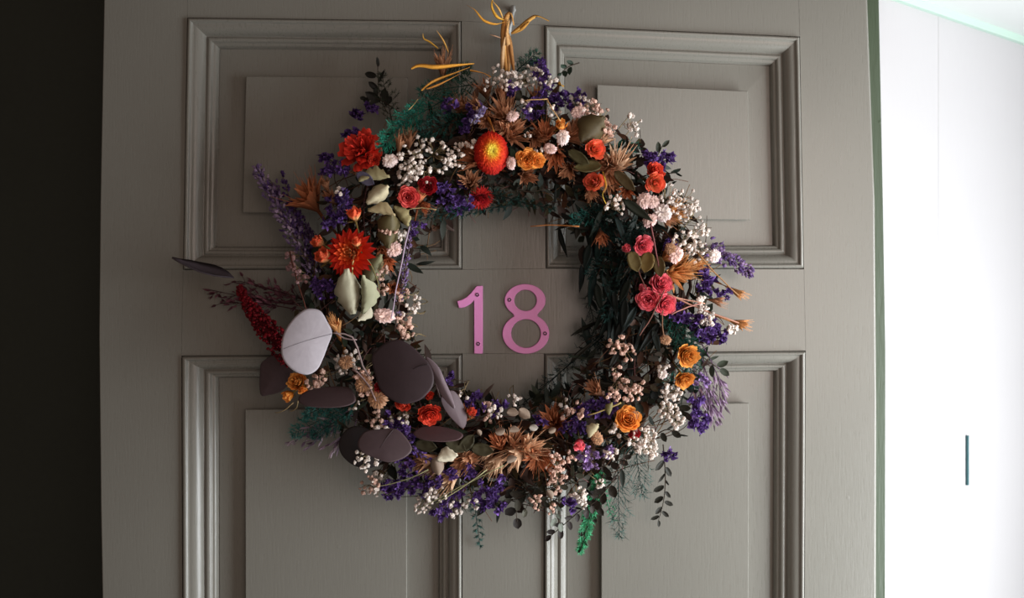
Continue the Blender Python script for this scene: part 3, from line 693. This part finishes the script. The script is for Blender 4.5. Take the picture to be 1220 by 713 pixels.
# --- pale and olive leaves, left side
leaf('pale_leaf', 416, 347, 56, 30, -100, (172, 168, 144), 'crumple', roll=.3, dh=.03, bend=.5)
leaf('pale_leaf', 436, 350, 48, 22, -80, (150, 150, 122), 'crumple', roll=-.4, dh=.03, bend=.6)
leaf('pale_leaf', 446, 322, 42, 22, -70, (120, 118, 88), 'crumple', roll=.4, dh=.02)
leaf('pale_leaf', 464, 274, 44, 26, -85, (100, 90, 60), 'crumple', roll=.3, dh=.026)
leaf('pale_leaf', 455, 253, 34, 14, 5, (176, 160, 122), 'crumple', roll=.8, dh=.03)
leaf('pale_leaf', 450, 232, 34, 18, -40, (206, 194, 160), 'crumple', roll=.2, dh=.03)
leaf('pale_leaf', 446, 212, 38, 16, -12, (168, 158, 118), 'crumple', roll=.7, dh=.03)
leaf('grey_leaf', 436, 213, 26, 14, 30, (96, 92, 112), 'oval', roll=.3, dh=.03)
leaf('pale_leaf', 478, 258, 30, 16, 50, (150, 140, 100), 'crumple', roll=.5, dh=.02)
leaf('pale_leaf', 434, 372, 26, 14, 120, (196, 190, 166), 'crumple', roll=.4, dh=.026)
leaf('olive_leaf', 706, 154, 40, 30, -50, (84, 72, 46), 'crumple', roll=.3, dh=.03)
leaf('olive_leaf', 700, 200, 34, 18, 170, (82, 74, 44), 'oval', roll=.5, dh=.02)
leaf('olive_leaf', 745, 215, 34, 14, 40, (90, 76, 50), 'oval', roll=.6, dh=.026)
leaf('olive_leaf', 690, 187, 30, 14, 30, (74, 68, 42), 'oval', roll=.6, dh=.026)
leaf('olive_leaf', 760, 250, 46, 12, 35, (40, 44, 34), 'lance', roll=.4, dh=.03)
leaf('olive_leaf', 756, 312, 26, 16, 70, (110, 96, 58), 'oval', roll=.2, dh=.03)
leaf('olive_leaf', 771, 313, 26, 18, 100, (124, 104, 60), 'oval', roll=.4, dh=.03)
leaf('olive_leaf', 786, 318, 26, 14, 80, (104, 88, 56), 'oval', roll=.4, dh=.03)
leaf('pale_leaf', 533, 545, 26, 18, -20, (216, 208, 184), 'crumple', roll=.3, dh=.036)
leaf('pale_leaf', 707, 513, 20, 14, -60, (176, 164, 130), 'crumple', roll=.4, dh=.03)
leaf('pale_leaf', 727, 487, 16, 10, -80, (120, 112, 70), 'crumple', roll=.4, dh=.03)
for (x, y, a) in ((508, 531, 10), (543, 532, 30), (556, 528, -50), (575, 536, 10)):
    leaf('olive_leaf', x, y, 28, 15, a, (66, 62, 44), 'oval', roll=U(-.5, .6), dh=.018)
for (x, y, a, s) in ((625, 493, 40, 17), (611, 492, 0, 15), (596, 514, -20, 13), (613, 513, -10, 13), (636, 510, 0, 11), (658, 513, -30, 10), (521, 556, 80, 22), (571, 516, 60, 8), (655, 590, 60, 12), (610, 548, -30, 14)):
    leaf('seed_pod', x, y, s, s*.72, a, (150, 132, 116) if s != 11 else (190, 184, 172), 'oval', roll=U(-.4, .4), dh=.034, cupv=-.5)

# --- ruscus: dark hanging leaves inside the ring at the right
for k in range(46):
    x, y = U(682, 752), U(262, 410)
    x = x+max(0, (y-300))*.28
    leaf('ruscus_leaf', x, y, U(30, 52), U(7, 12), U(70, 125), rng.choice([(20, 34, 32), (24, 44, 42), (30, 40, 34), (18, 26, 24)]), 'lance', roll=U(-.9, .9), pitch=U(-.3, .3), dh=U(-.012, .02), bend=U(-.5, .5))
for k in range(30):
    a = U(-.9, 1.0); r = U(95, 170)
    leaf('ruscus_leaf', CX+r*math.cos(a), CY+r*math.sin(a), U(22, 40), U(6, 10), U(0, 360), rng.choice([(22, 28, 24), (30, 30, 22), (28, 40, 36)]), 'lance', roll=U(-.9, .9), dh=U(-.02, .006), bend=U(-.5, .5))

# --- ferns
TE, DG, MG = (36, 108, 94), (16, 44, 40), (52, 82, 74)
for (A, B, w, c, n) in (((505, 120), (452, 178), 18, (48, 140, 118), 44), ((545, 110), (475, 150), 20, TE, 34), ((570, 100), (500, 110), 18, (34, 70, 58), 30), ((560, 140), (500, 158), 18, (22, 62, 54), 30), ((530, 90), (560, 82), 12, (40, 70, 54), 20),
                        ((468, 150), (455, 88), 14, (44, 52, 40), 16), ((615, 85), (640, 62), 10, (40, 72, 60), 16),
                        ((610, 245), (500, 258), 9, (18, 50, 46), 26), ((560, 225), (660, 250), 8, (20, 50, 44), 22), ((690, 250), (770, 285), 22, DG, 34), ((740, 250), (680, 262), 14, (30, 80, 72), 24), ((770, 270), (700, 330), 18, DG, 30), ((760, 300), (720, 380), 18, DG, 26),
                        ((790, 370), (830, 430), 18, (26, 72, 60), 34), ((810, 395), (828, 462), 14, (24, 62, 54), 26),
                        ((425, 478), (348, 518), 17, (50, 108, 102), 44), ((420, 490), (372, 520), 14, (44, 96, 92), 30), ((415, 472), (362, 496), 12, (48, 104, 98), 28)):
    fern(A, B, w, c, n, dh=(U(-.01, .004), .02))
fern((560, 560), (572, 652), 8, (44, 84, 78), 22, dh=(-.02, -.01))
fern((735, 520), (738, 640), 22, (58, 84, 78), 34, 10, dh=(-.015, -.006), droop=(0, 0, -.5), nl=8)
fern((755, 520), (765, 590), 22, (62, 88, 82), 26, 10, dh=(-.01, .0), droop=(0, 0, -.5), nl=8)
fern((716, 560), (691, 658), 8, (70, 156, 112), 70, 30, dh=(-.01, .0), nl=6)
fern((716, 580), (732, 622), 5, (54, 130, 96), 14, 8, dh=(-.01, .0), nl=6)
for (A, B) in (((720, 400), (622, 482)), ((725, 390), (640, 470)), ((730, 440), (640, 478)), ((735, 420), (690, 395)), ((700, 350), (716, 420)), ((720, 455), (610, 486))):
    fern(A, B, 11, (18, 40, 38), 20, 8, dh=(-.02, -.022), nl=7)
for k in range(10):
    a = U(0, 6.28); r = U(150, 215); b = a+U(-.3, .3); r2 = r+U(20, 60)
    fern((CX+r*math.cos(a), CY+r*math.sin(a)), (CX+r2*math.cos(b), CY+r2*math.sin(b)), 12, rng.choice([TE, DG, (40, 56, 44)]), 20, 10, dh=(-.02, -.01))

def carnation(px, py, r, tilt):
    mb = MB(); cb, cr = lin((206, 50, 36)), lin((232, 66, 50))
    for (n, rad, hh, fl) in ((6, .15, 1.0, .1), (10, .32, .95, .18), (13, .48, .88, .26), (15, .62, .76, .32), (16, .74, .6, .34)):
        for k in range(n):
            u = U(.65, 1.2); cup(mb, U(0, 6.3), rad*U(.8, 1.2), hh*U(.85, 1.1), U(.22, .45), fl, cb*u, cr*u, .10, 4, 4)
    mb.tube([Vector((0, 0, -.3)), Vector((.05, 0, -1.0)), Vector((.1, .1, -2.0))], .14, .08, lin((110, 96, 60)), n=5)
    put('carnation', mb.mesh('carnation', M_PETAL), wreath, Matrix.Translation(W(px, py, .018)) @ frame(nrm(px, py, tilt), .4) @ Matrix.Scale(r*.00095, 4), label='ruffled scarlet dried carnation')
# --- strawflowers
straw(586, 181, 29, 'fire', (.12, -.02), .024, .80, 0)
straw(418, 302, 26, 'red', (-.1, -.05), .024)
carnation(430, 179, 24, (-.3, -.3))
straw(573, 236, 14, 'crimson', (.2, .6), .01)
for (x, y, r, pl) in ((671, 162, 10, 'white'), (655, 177, 8, 'blush'), (609, 194, 8, 'blush'), (611, 137, 8, 'blush'), (689, 132, 9, 'blush'), (458, 377, 13, 'blush'), (768, 238, 11, 'blush'), (779, 240, 9, 'blush'), (790, 254, 11, 'white'), (775, 262, 9, 'blush'), (449, 475, 13, 'tan'), (793, 405, 7, 'tan'), (853, 305, 8, 'white'),
                      (464, 191, 9, 'white'), (806, 304, 10, 'blush'), (800, 297, 8, 'tan'), (712, 523, 9, 'tan'), (790, 447, 6, 'white'), (470, 298, 9, 'blush'), (412, 432, 10, 'tan'), (433, 458, 11, 'tan'), (756, 497, 8, 'tan')):
    straw(x, y, r, pl, None, .026)

# --- roses
for a in ((487, 235, 14, 'rosered', (.1, .1)), (388, 308, 14, 'peach', (-.5, -.7), True), (382, 290, 11, 'peach', (-.8, -.5), True), (423, 259, 12, 'peach', (0, -1.0), True), (425, 291, 8, 'peach', (.1, -1.0), True, .035), (780, 204, 12, 'red', (.3, -.5)), (781, 218, 13, 'coral', (.2, .3)), (709, 178, 13, 'coral', (.3, 0)),
          (708, 217, 13, 'coral', (-.5, -.2)), (628, 190, 14, 'orange', (0, .2)), (640, 192, 10, 'orange', (.4, .2)), (668, 152, 10, 'orange', (0, -.6), True), (766, 293, 13, 'pink', (.2, .1)), (747, 298, 8, 'pink', (-.3, -.5), True), (787, 338, 14.5, 'pink', (.2, -.2)), (772, 357, 14, 'pink', (-.3, .1)), (792, 363, 14, 'pink', (.3, .2)), (767, 346, 8, 'pink', (-.3, -.5), True),
          (690, 527, 10, 'pink', (0, .8), True), (819, 424, 15, 'orange', (.3, .2)), (815, 452, 13, 'orange', (.2, .7)), (748, 500, 17, 'orange', (0, -.3)), (756, 517, 8, 'dark', (.2, .6)), (354, 455, 13, 'orange', (-.3, -.5)), (346, 470, 10, 'orange', (-.9, .6), True), (362, 463, 9, 'orange', (.1, .6), True),
          (512, 494, 15, 'red', (.2, .4)), (455, 465, 10, 'dark', (.2, -.2)), (480, 482, 10, 'red', (-.3, .8)), (510, 470, 8, 'red', (.5, .2), True), (573, 237, 9, 'dark', (.2, .9)), (510, 222, 12, 'dark', (0, 0)), (446, 190, 8, 'red', (0, 0)), (462, 193, 6, 'coral', (0, 0)), (560, 492, 9, 'coral', (.6, -.4), True)):
    rose(a[0], a[1], a[2], a[3], a[4], a[5] if len(a) > 5 else False, a[6] if len(a) > 6 else .022)

# --- flared bract flowers: open end, length, direction it opens
for a in ((527, 68, 28, (.0, -1.2, .5), 'tan', .5), (358, 222, 36, (-.55, -.9, .6), 'rust', .9), (597, 121, 30, (-.3, -1.0, .9), 'tan', .8), (556, 182, 32, (-.9, -.3, .8), 'rust', .7), (617, 152, 30, (.6, -.3, 1), 'tan', .9), (600, 150, 26, (-.4, .3, .8), 'brown', .8), (560, 125, 22, (-.8, -.2, .8), 'tan', .75),
          (742, 182, 32, (.3, -.8, .8), 'cream', .75), (730, 218, 28, (.2, .8, .7), 'tan', .75), (650, 150, 24, (0, -.6, .8), 'rust', .8), (660, 190, 26, (-.2, .6, .8), 'rust', .8), (688, 158, 24, (.6, -.2, .8), 'tan', .75), (816, 330, 30, (.7, .2, .9), 'gold', .9), (806, 300, 24, (.8, -.5, .9), 'gold', .7), (812, 252, 26, (1, -.1, .7), 'gold', .7),
          (800, 262, 22, (.8, .5, .8), 'tan', .6), (826, 318, 26, (.9, -.3, .6), 'gold', .6), (884, 352, 20, (1, .6, .3), 'gold', .35), (889, 388, 20, (1, .3, .3), 'gold', .45), (398, 382, 26, (-.2, -1, .6), 'gold', .35), (660, 498, 26, (-.1, -.5, 1), 'rust', 1.0), (645, 555, 30, (.1, .6, 1), 'rust', .9), (606, 548, 34, (-.8, .5, .8), 'cream', .5),
          (640, 532, 30, (.7, -.4, .8), 'cream', .7), (585, 560, 28, (-.6, .8, .7), 'cream', .5), (497, 552, 28, (-1, .2, .7), 'tan', .5), (530, 577, 30, (-.8, .7, .6), 'cream', .5), (548, 553, 28, (-.6, .3, .8), 'tan', .6), (560, 548, 26, (.5, -.2, .8), 'tan', .6), (592, 522, 24, (-.3, -.9, .8), 'rust', .6), (555, 490, 20, (.2, -.9, .8), 'rust', .6), (619, 520, 28, (.4, -.7, .8), 'tan', .8),
          (487, 158, 22, (.1, -1, .6), 'brown', .5), (478, 165, 20, (.3, -1, .6), 'tan', .4), (507, 250, 22, (.3, .6, .8), 'rust', .5), (500, 228, 20, (.2, -.9, .7), 'rust', .5), (560, 213, 20, (0, -.3, 1), 'brown', .9), (463, 315, 20, (.3, .5, .8), 'rust', .6), (716, 288, 18, (0, .9, .6), 'rust', .6), (705, 460, 22, (-.6, -.6, .6), 'brown', .6), (745, 230, 20, (-.2, .4, .8), 'rust', .6),
          (600, 105, 20, (.3, -.9, .6), 'brown', .6), (580, 145, 22, (-.2, .3, 1), 'brown', .8), (640, 165, 20, (.2, .3, 1), 'brown', .9), (720, 195, 22, (-.4, 0, 1), 'brown', .8), (385, 215, 16, (-.3, -.9, .6), 'brown', .5), (860, 360, 16, (1, .2, .5), 'tan', .5), (470, 345, 18, (.3, .2, 1), 'rust', .6), (630, 210, 22, (.3, .2, .9), 'brown', .7)):
    bract(*a, dh=.016)
for a in ((690, 146, 24, (.5, -.6, .8), 'tan', .7), (640, 108, 22, (.1, -.9, .8), 'brown', .7), (575, 98, 22, (-.3, -.9, .7), 'brown', .7), (722, 160, 22, (.5, -.7, .7), 'cream', .6), (706, 232, 20, (.2, .6, .8), 'tan', .7), (545, 120, 22, (-.5, -.6, .8), 'brown', .7), (676, 205, 22, (-.3, .5, .9), 'tan', .7), (512, 562, 26, (-.9, .5, .6), 'cream', .4), (575, 545, 28, (-.8, .6, .7), 'cream', .4), (622, 540, 26, (-.5, .8, .7), 'cream', .45), (838, 318, 22, (.8, .2, .8), 'gold', .6), (425, 200, 20, (-.5, -.6, .8), 'brown', .5), (390, 232, 20, (-.5, -.6, .8), 'brown', .5), (455, 300, 18, (.2, .4, 1), 'rust', .6), (475, 415, 20, (.5, -.3, .9), 'rust', .6)):
    bract(*a, dh=.008)

# --- larkspur
for a in ((692, 116, 9, 5), (645, 92, 10, 6), (610, 108, 9, 5), (535, 128, 8, 4), (440, 130, 8, 4), (418, 178, 8, 4), (412, 200, 9, 5), (640, 80, 10, 5), (658, 112, 14, 8), (672, 122, 12, 6), (636, 128, 13, 6), (565, 137, 12, 7), (557, 152, 9, 4), (425, 140, 9, 4), (420, 162, 9, 5), (392, 194, 10, 5), (396, 208, 10, 5), (404, 245, 13, 8), (398, 265, 12, 7), (410, 236, 9, 5), (548, 236, 16, 9), (528, 232, 14, 7), (545, 246, 10, 5), (497, 272, 8, 3), (773, 186, 9, 5), (785, 190, 10, 6), (796, 188, 8, 4), (797, 290, 10, 5), (838, 333, 12, 7), (846, 342, 10, 6), (864, 350, 9, 4), (808, 373, 10, 5),
          (824, 385, 14, 8), (842, 392, 14, 9), (855, 398, 11, 6), (830, 497, 12, 7), (840, 508, 9, 5), (828, 480, 9, 4), (695, 500, 15, 9), (680, 510, 10, 6), (722, 482, 12, 7), (707, 488, 10, 5), (676, 600, 9, 5), (796, 545, 8, 4), (482, 578, 16, 10), (465, 583, 14, 8), (503, 576, 14, 8), (515, 570, 12, 6), (527, 606, 11, 6), (545, 597, 10, 4), (583, 585, 13, 8), (592, 600, 10, 5), (575, 597, 10, 5), (480, 548, 12, 5), (565, 482, 12, 6),
          (590, 485, 10, 5), (538, 455, 7, 3), (558, 563, 9, 4), (486, 512, 12, 6), (470, 500, 10, 4), (388, 345, 12, 6), (378, 340, 10, 4), (536, 562, 10, 4), (600, 575, 9, 3), (645, 500, 8, 3)):
    larkspur(*a)
for a in ((700, 545, 14, 6), (835, 452, 8, 4), (720, 540, 9, 4)):
    larkspur(*a, c=((110, 84, 140), (170, 140, 190)))

# --- lavender, amaranth, grasses
lavender((385, 345), (305, 198), 15, 260, dh=(-.02, .014), bl=3.6, c=((92, 66, 128), (206, 184, 214))); lavender((392, 335), (322, 215), 14, 170, c=((70, 48, 98), (130, 104, 144)), dh=(-.03, .0), bl=3.4)
lavender((395, 330), (345, 240), 12, 130, c=((60, 40, 84), (110, 84, 120)), dh=(-.03, -.01)); lavender((375, 330), (335, 205), 9, 90, c=((66, 40, 100), (110, 80, 150)), dh=(-.03, -.005), bl=3.4)
lavender((835, 290), (897, 326), 14, 150, c=((84, 58, 120), (170, 140, 180)), bl=3.6)
lavender((470, 395), (492, 268), 5, 60, c=((130, 100, 160), (190, 170, 200)), dh=(.01, .0), bl=2.4)
lavender((480, 340), (486, 300), 5, 40, c=((120, 90, 160), (180, 160, 200)), dh=(.0, -.01), bl=2.6)
lavender((560, 565), (455, 590), 6, 50, c=((80, 50, 130), (160, 120, 200)), bl=2.6); lavender((470, 520), (520, 555), 7, 40, c=((80, 50, 140), (150, 120, 200)), bl=3, dh=(.02, .02))
lavender((405, 255), (412, 225), 7, 60, c=((62, 40, 120), (140, 120, 170)), bl=2.6, dh=(.02, .02)); lavender((560, 150), (577, 128), 6, 50, c=((110, 90, 150), (200, 190, 210)), bl=2.6, dh=(.02, .024))
lavender((560, 575), (520, 612), 5, 40, c=((90, 60, 140), (170, 140, 200)), bl=2.6); lavender((690, 530), (712, 560), 6, 40, c=((120, 90, 140), (180, 150, 190)), bl=3, dh=(.01, .01))
amaranth((352, 425), (284, 342), 18, 620)
for (A, B) in (((365, 365), (248, 345)), ((365, 372), (262, 362)), ((370, 360), (285, 335)), ((372, 362), (300, 350)), ((375, 365), (320, 345))):
    grass(A, B, 26, ((70, 38, 46), (130, 84, 98)), 9, .7, (-.02, -.005))
for (A, B) in (((415, 490), (348, 528)), ((420, 495), (372, 530)), ((425, 500), (395, 530))):
    grass(A, B, 22, ((120, 100, 124), (214, 198, 216)), 11, .5, (.0, .012))
for (A, B) in (((832, 415), (850, 500)), ((836, 410), (858, 475)), ((830, 425), (838, 478)), ((838, 430), (846, 490))):
    grass(A, B, 24, ((110, 84, 110), (170, 144, 172)), 11, .5, (-.01, -.004))

# --- baby's breath
PKB = (232, 194, 176)
for a in ((702, 128, 12, 16, PKB), (718, 152, 11, 14, PKB), (706, 142, 9, 10), (607, 96, 12, 14), (655, 96, 9, 10), (580, 100, 9, 6), (505, 190, 31, 62), (488, 205, 14, 16), (545, 178, 9, 12), (546, 193, 10, 14), (480, 215, 8, 8), (622, 92, 16, 20), (640, 90, 11, 14), (605, 80, 14, 12), (592, 92, 12, 8), (690, 122, 12, 18), (715, 140, 13, 18, PKB), (728, 155, 8, 8, PKB), (628, 125, 8, 6), (755, 150, 12, 12), (750, 138, 6, 4),
          (795, 232, 16, 22), (818, 240, 16, 24), (826, 258, 13, 18), (805, 248, 12, 12), (735, 245, 14, 16), (815, 290, 14, 20), (832, 282, 12, 14), (838, 300, 12, 10), (842, 272, 7, 4), (820, 305, 12, 12),
          (735, 412, 12, 16, PKB), (748, 420, 10, 12, PKB), (740, 460, 15, 22, PKB), (752, 470, 12, 14, PKB), (728, 470, 10, 10, PKB), (735, 443, 8, 6, PKB), (762, 462, 8, 8, PKB), (687, 490, 10, 10, PKB), (676, 493, 8, 8, PKB),
          (800, 470, 13, 26), (798, 490, 13, 26), (808, 502, 9, 14), (790, 440, 8, 7), (840, 375, 10, 14), (845, 384, 8, 12), (874, 392, 7, 9), (838, 362, 8, 8), (768, 520, 14, 26), (772, 535, 12, 20), (758, 530, 11, 14), (735, 512, 8, 7), (730, 540, 10, 8), (660, 550, 12, 18, PKB), (665, 565, 12, 18, PKB), (662, 578, 10, 12, PKB), (680, 545, 8, 8, PKB), (640, 600, 10, 9, PKB), (655, 605, 8, 8, PKB), (690, 590, 10, 14), (693, 600, 8, 8),
          (714, 576, 6, 5), (696, 538, 6, 6), (482, 385, 11, 18, PKB), (488, 370, 9, 8), (480, 352, 8, 12, PKB), (486, 400, 8, 9, PKB), (492, 360, 12, 6), (412, 432, 14, 22), (432, 448, 12, 18, PKB), (437, 462, 12, 18, PKB), (422, 425, 8, 6), (372, 455, 12, 14, PKB), (380, 450, 9, 9, PKB), (420, 483, 8, 6), (455, 505, 14, 12), (445, 500, 12, 10, PKB), (480, 500, 7, 6), (436, 548, 14, 26, (252, 240, 230), .034), (425, 545, 8, 8),
          (440, 578, 12, 16, PKB), (448, 585, 10, 10), (452, 572, 10, 8), (510, 598, 12, 10), (500, 605, 10, 7), (525, 590, 10, 8), (520, 582, 12, 8), (560, 600, 10, 7), (543, 608, 10, 10), (590, 490, 9, 10), (582, 500, 6, 5, PKB), (578, 486, 7, 6, PKB), (612, 478, 9, 6), (552, 470, 6, 4), (455, 325, 8, 12, PKB), (470, 290, 7, 12, PKB), (478, 280, 6, 8), (456, 345, 7, 8, PKB), (348, 318, 8, 10, (190, 150, 150)), (358, 330, 9, 12, (190, 150, 150)), (345, 305, 6, 6, (190, 150, 150)),
          (467, 272, 7, 9, PKB), (455, 275, 6, 8, PKB), (672, 478, 8, 4), (404, 230, 6, 5), (560, 170, 6, 5), (640, 178, 6, 3), (628, 160, 7, 4), (660, 130, 8, 6)):
    babys(a[0], a[1], a[2], a[3], a[4] if len(a) > 4 else (252, 240, 230), a[5] if len(a) > 5 else .018)

# --- small-leaved dark sprigs
DK = (44, 44, 38)
for a in (((462, 135), (450, 76), (34, 34, 30), 7, 17, 8), ((690, 75), (668, 88), (44, 60, 48), 5, 12, 6), ((765, 195), (790, 172), (44, 48, 36), 5, 15, 7), ((790, 200), (806, 204), (34, 40, 32), 3, 12, 8), ((825, 415), (858, 440), (60, 66, 54), 5, 14, 8), ((790, 530), (784, 622), DK, 12, 13, 6), ((735, 570), (655, 640), (42, 36, 34), 14, 12, 7), ((715, 590), (692, 655), (44, 40, 36), 9, 12, 6), ((740, 560), (700, 605), (46, 40, 34), 9, 15, 10), ((610, 570), (616, 622), (40, 36, 34), 6, 15, 12), ((650, 565), (598, 600), (56, 54, 46), 8, 15, 9), ((640, 565), (625, 610), (84, 84, 72), 7, 14, 9),
          ((600, 215), (650, 225), (76, 80, 72), 9, 12, 7), ((580, 205), (600, 232), (60, 66, 58), 6, 11, 6), ((780, 520), (806, 520), (46, 46, 40), 4, 14, 8), ((640, 590), (690, 560), (92, 96, 84), 8, 13, 9), ((665, 590), (668, 625), (104, 110, 100), 6, 12, 9), ((620, 575), (650, 600), (60, 62, 54), 7, 14, 9), ((700, 560), (745, 545), (52, 46, 40), 8, 16, 10), ((770, 430), (790, 420), (110, 110, 104), 4, 12, 8), ((470, 130), (435, 120), (44, 46, 40), 5, 14, 8)):
    sprig(*a, dh=(-.012, .004))
for k in range(26):
    a = U(0, 6.28); r = U(140, 215); b = a+U(-.25, .25); r2 = r+U(20, 55)
    sprig((CX+r*math.cos(a), CY+r*math.sin(a)), (CX+r2*math.cos(b), CY+r2*math.sin(b)), rng.choice([(50, 50, 38), (40, 48, 40), (70, 62, 44), (54, 40, 34)]), 7, 14, 8, dh=(-.02, -.004))

# --- bare twigs that show against the flowers
for (A, B, c, w) in (((423, 300), (421, 340), (206, 180, 120), .0012), ((421, 304), (402, 292), (214, 190, 140), .0010), ((740, 480), (700, 495), (150, 130, 80), .0011), ((762, 400), (792, 345), (120, 80, 70), .0008), ((795, 350), (880, 385), (170, 120, 100), .0012), ((830, 300), (880, 352), (150, 110, 70), .0010), ((780, 350), (840, 362), (190, 140, 120), .0009), ((835, 362), (800, 375), (170, 120, 110), .0009), ((775, 265), (785, 320), (130, 80, 80), .0009), ((757, 300), (770, 345), (110, 70, 60), .0007),
                     ((625, 120), (652, 118), (190, 150, 100), .0009), ((652, 118), (668, 145), (200, 160, 110), .0009), ((345, 300), (365, 370), (90, 50, 40), .0009), ((420, 440), (448, 478), (150, 128, 126), .0012), ((400, 395), (425, 405), (150, 130, 130), .0010), ((520, 250), (487, 250), (150, 130, 90), .0007), ((690, 270), (632, 270), (170, 110, 60), .0009), ((793, 410), (790, 370), (110, 80, 60), .0009), ((510, 560), (446, 580), (150, 150, 110), .0007), ((580, 560), (520, 600), (160, 160, 120), .0007), ((600, 555), (500, 606), (150, 150, 110), .0006), ((488, 270), (466, 380), (180, 160, 180), .0009),
                     ((420, 330), (420, 372), (180, 160, 110), .0010), ((350, 480), (328, 492), (170, 150, 110), .0006), ((355, 478), (345, 490), (170, 150, 110), .0006), ((430, 300), (452, 345), (120, 110, 70), .0009)):
    mb = MB(); mb.tube(curve(W(*A, .026), W(*B, .03), rdir()*.004, 6, .0005), w, w*.7, lin(c), n=5); w_part('twig', mb, M_TWIG)

# --- raffia tie over the hook and raffia ends
RA = (214, 160, 92)
def hp(x, y, h): return P(x, y, h)-WO
for (pts, w, c) in (([(603, 84, .05), (600, 60, .045), (600, 38, .042), (603, 22, .038), (609, 16, .034), (612, 30, .036)], 7, RA), ([(606, 86, .05), (606, 62, .044), (604, 40, .044), (607, 24, .04)], 6, (226, 176, 116)), ([(612, 84, .05), (609, 62, .046), (607, 45, .04), (600, 26, .040)], 5, (196, 140, 84)), ([(598, 82, .05), (599, 62, .05), (602, 44, .046)], 5, (232, 190, 140)),
                    ([(601, 26, .042), (590, 29, .05), (576, 24, .055), (566, 12, .055), (556, 6, .05)], 3.0, (224, 160, 60)), ([(600, 24, .042), (592, 20, .05), (586, 8, .05), (588, -6, .05)], 3.6, (224, 168, 60)), ([(599, 22, .042), (594, 10, .05), (584, -2, .05)], 2.2, (230, 180, 100)), ([(609, 40, .04), (620, 32, .046), (630, 24, .05), (640, 19, .05), (654, 25, .05)], 4.5, (222, 168, 84)), ([(610, 40, .04), (622, 34, .046), (631, 26, .05)], 4, (206, 150, 70)), ([(598, 46, .045), (590, 43, .05), (583, 41, .05)], 1.6, (190, 150, 120))):
    ribbon([hp(*p) for p in pts], w, c)
for (pts, w, c) in (([(565, 76, .07), (545, 78, .075), (520, 80, .08), (500, 78, .08), (490, 82, .078)], 5, (224, 160, 62)), ([(560, 80, .07), (535, 90, .075), (515, 98, .08), (502, 108, .078)], 4.5, (216, 152, 64)), ([(548, 88, .075), (525, 100, .08), (508, 106, .08)], 3, (196, 132, 60)), ([(522, 58, .05), (512, 50, .05), (505, 46, .05), (504, 40, .05)], 2.2, (222, 170, 70)), ([(534, 62, .05), (528, 48, .05), (520, 36, .05)], 2.0, (220, 170, 90)), ([(560, 84, .07), (576, 87, .07), (585, 92, .07)], 5, (206, 140, 60)),
                    ([(498, 118, .08), (492, 126, .08), (486, 132, .08)], 2.0, (210, 180, 120)), ([(718, 205, .095), (722, 222, .1), (718, 232, .1), (722, 243, .1)], 3, (232, 196, 80)), ([(581, 140, .09), (586, 150, .095), (590, 160, .095)], 5, (190, 120, 50)), ([(664, 98, .06), (668, 101, .065), (672, 103, .065)], 5, (226, 170, 60))):
    ribbon([hp(*p) for p in pts], w, c)
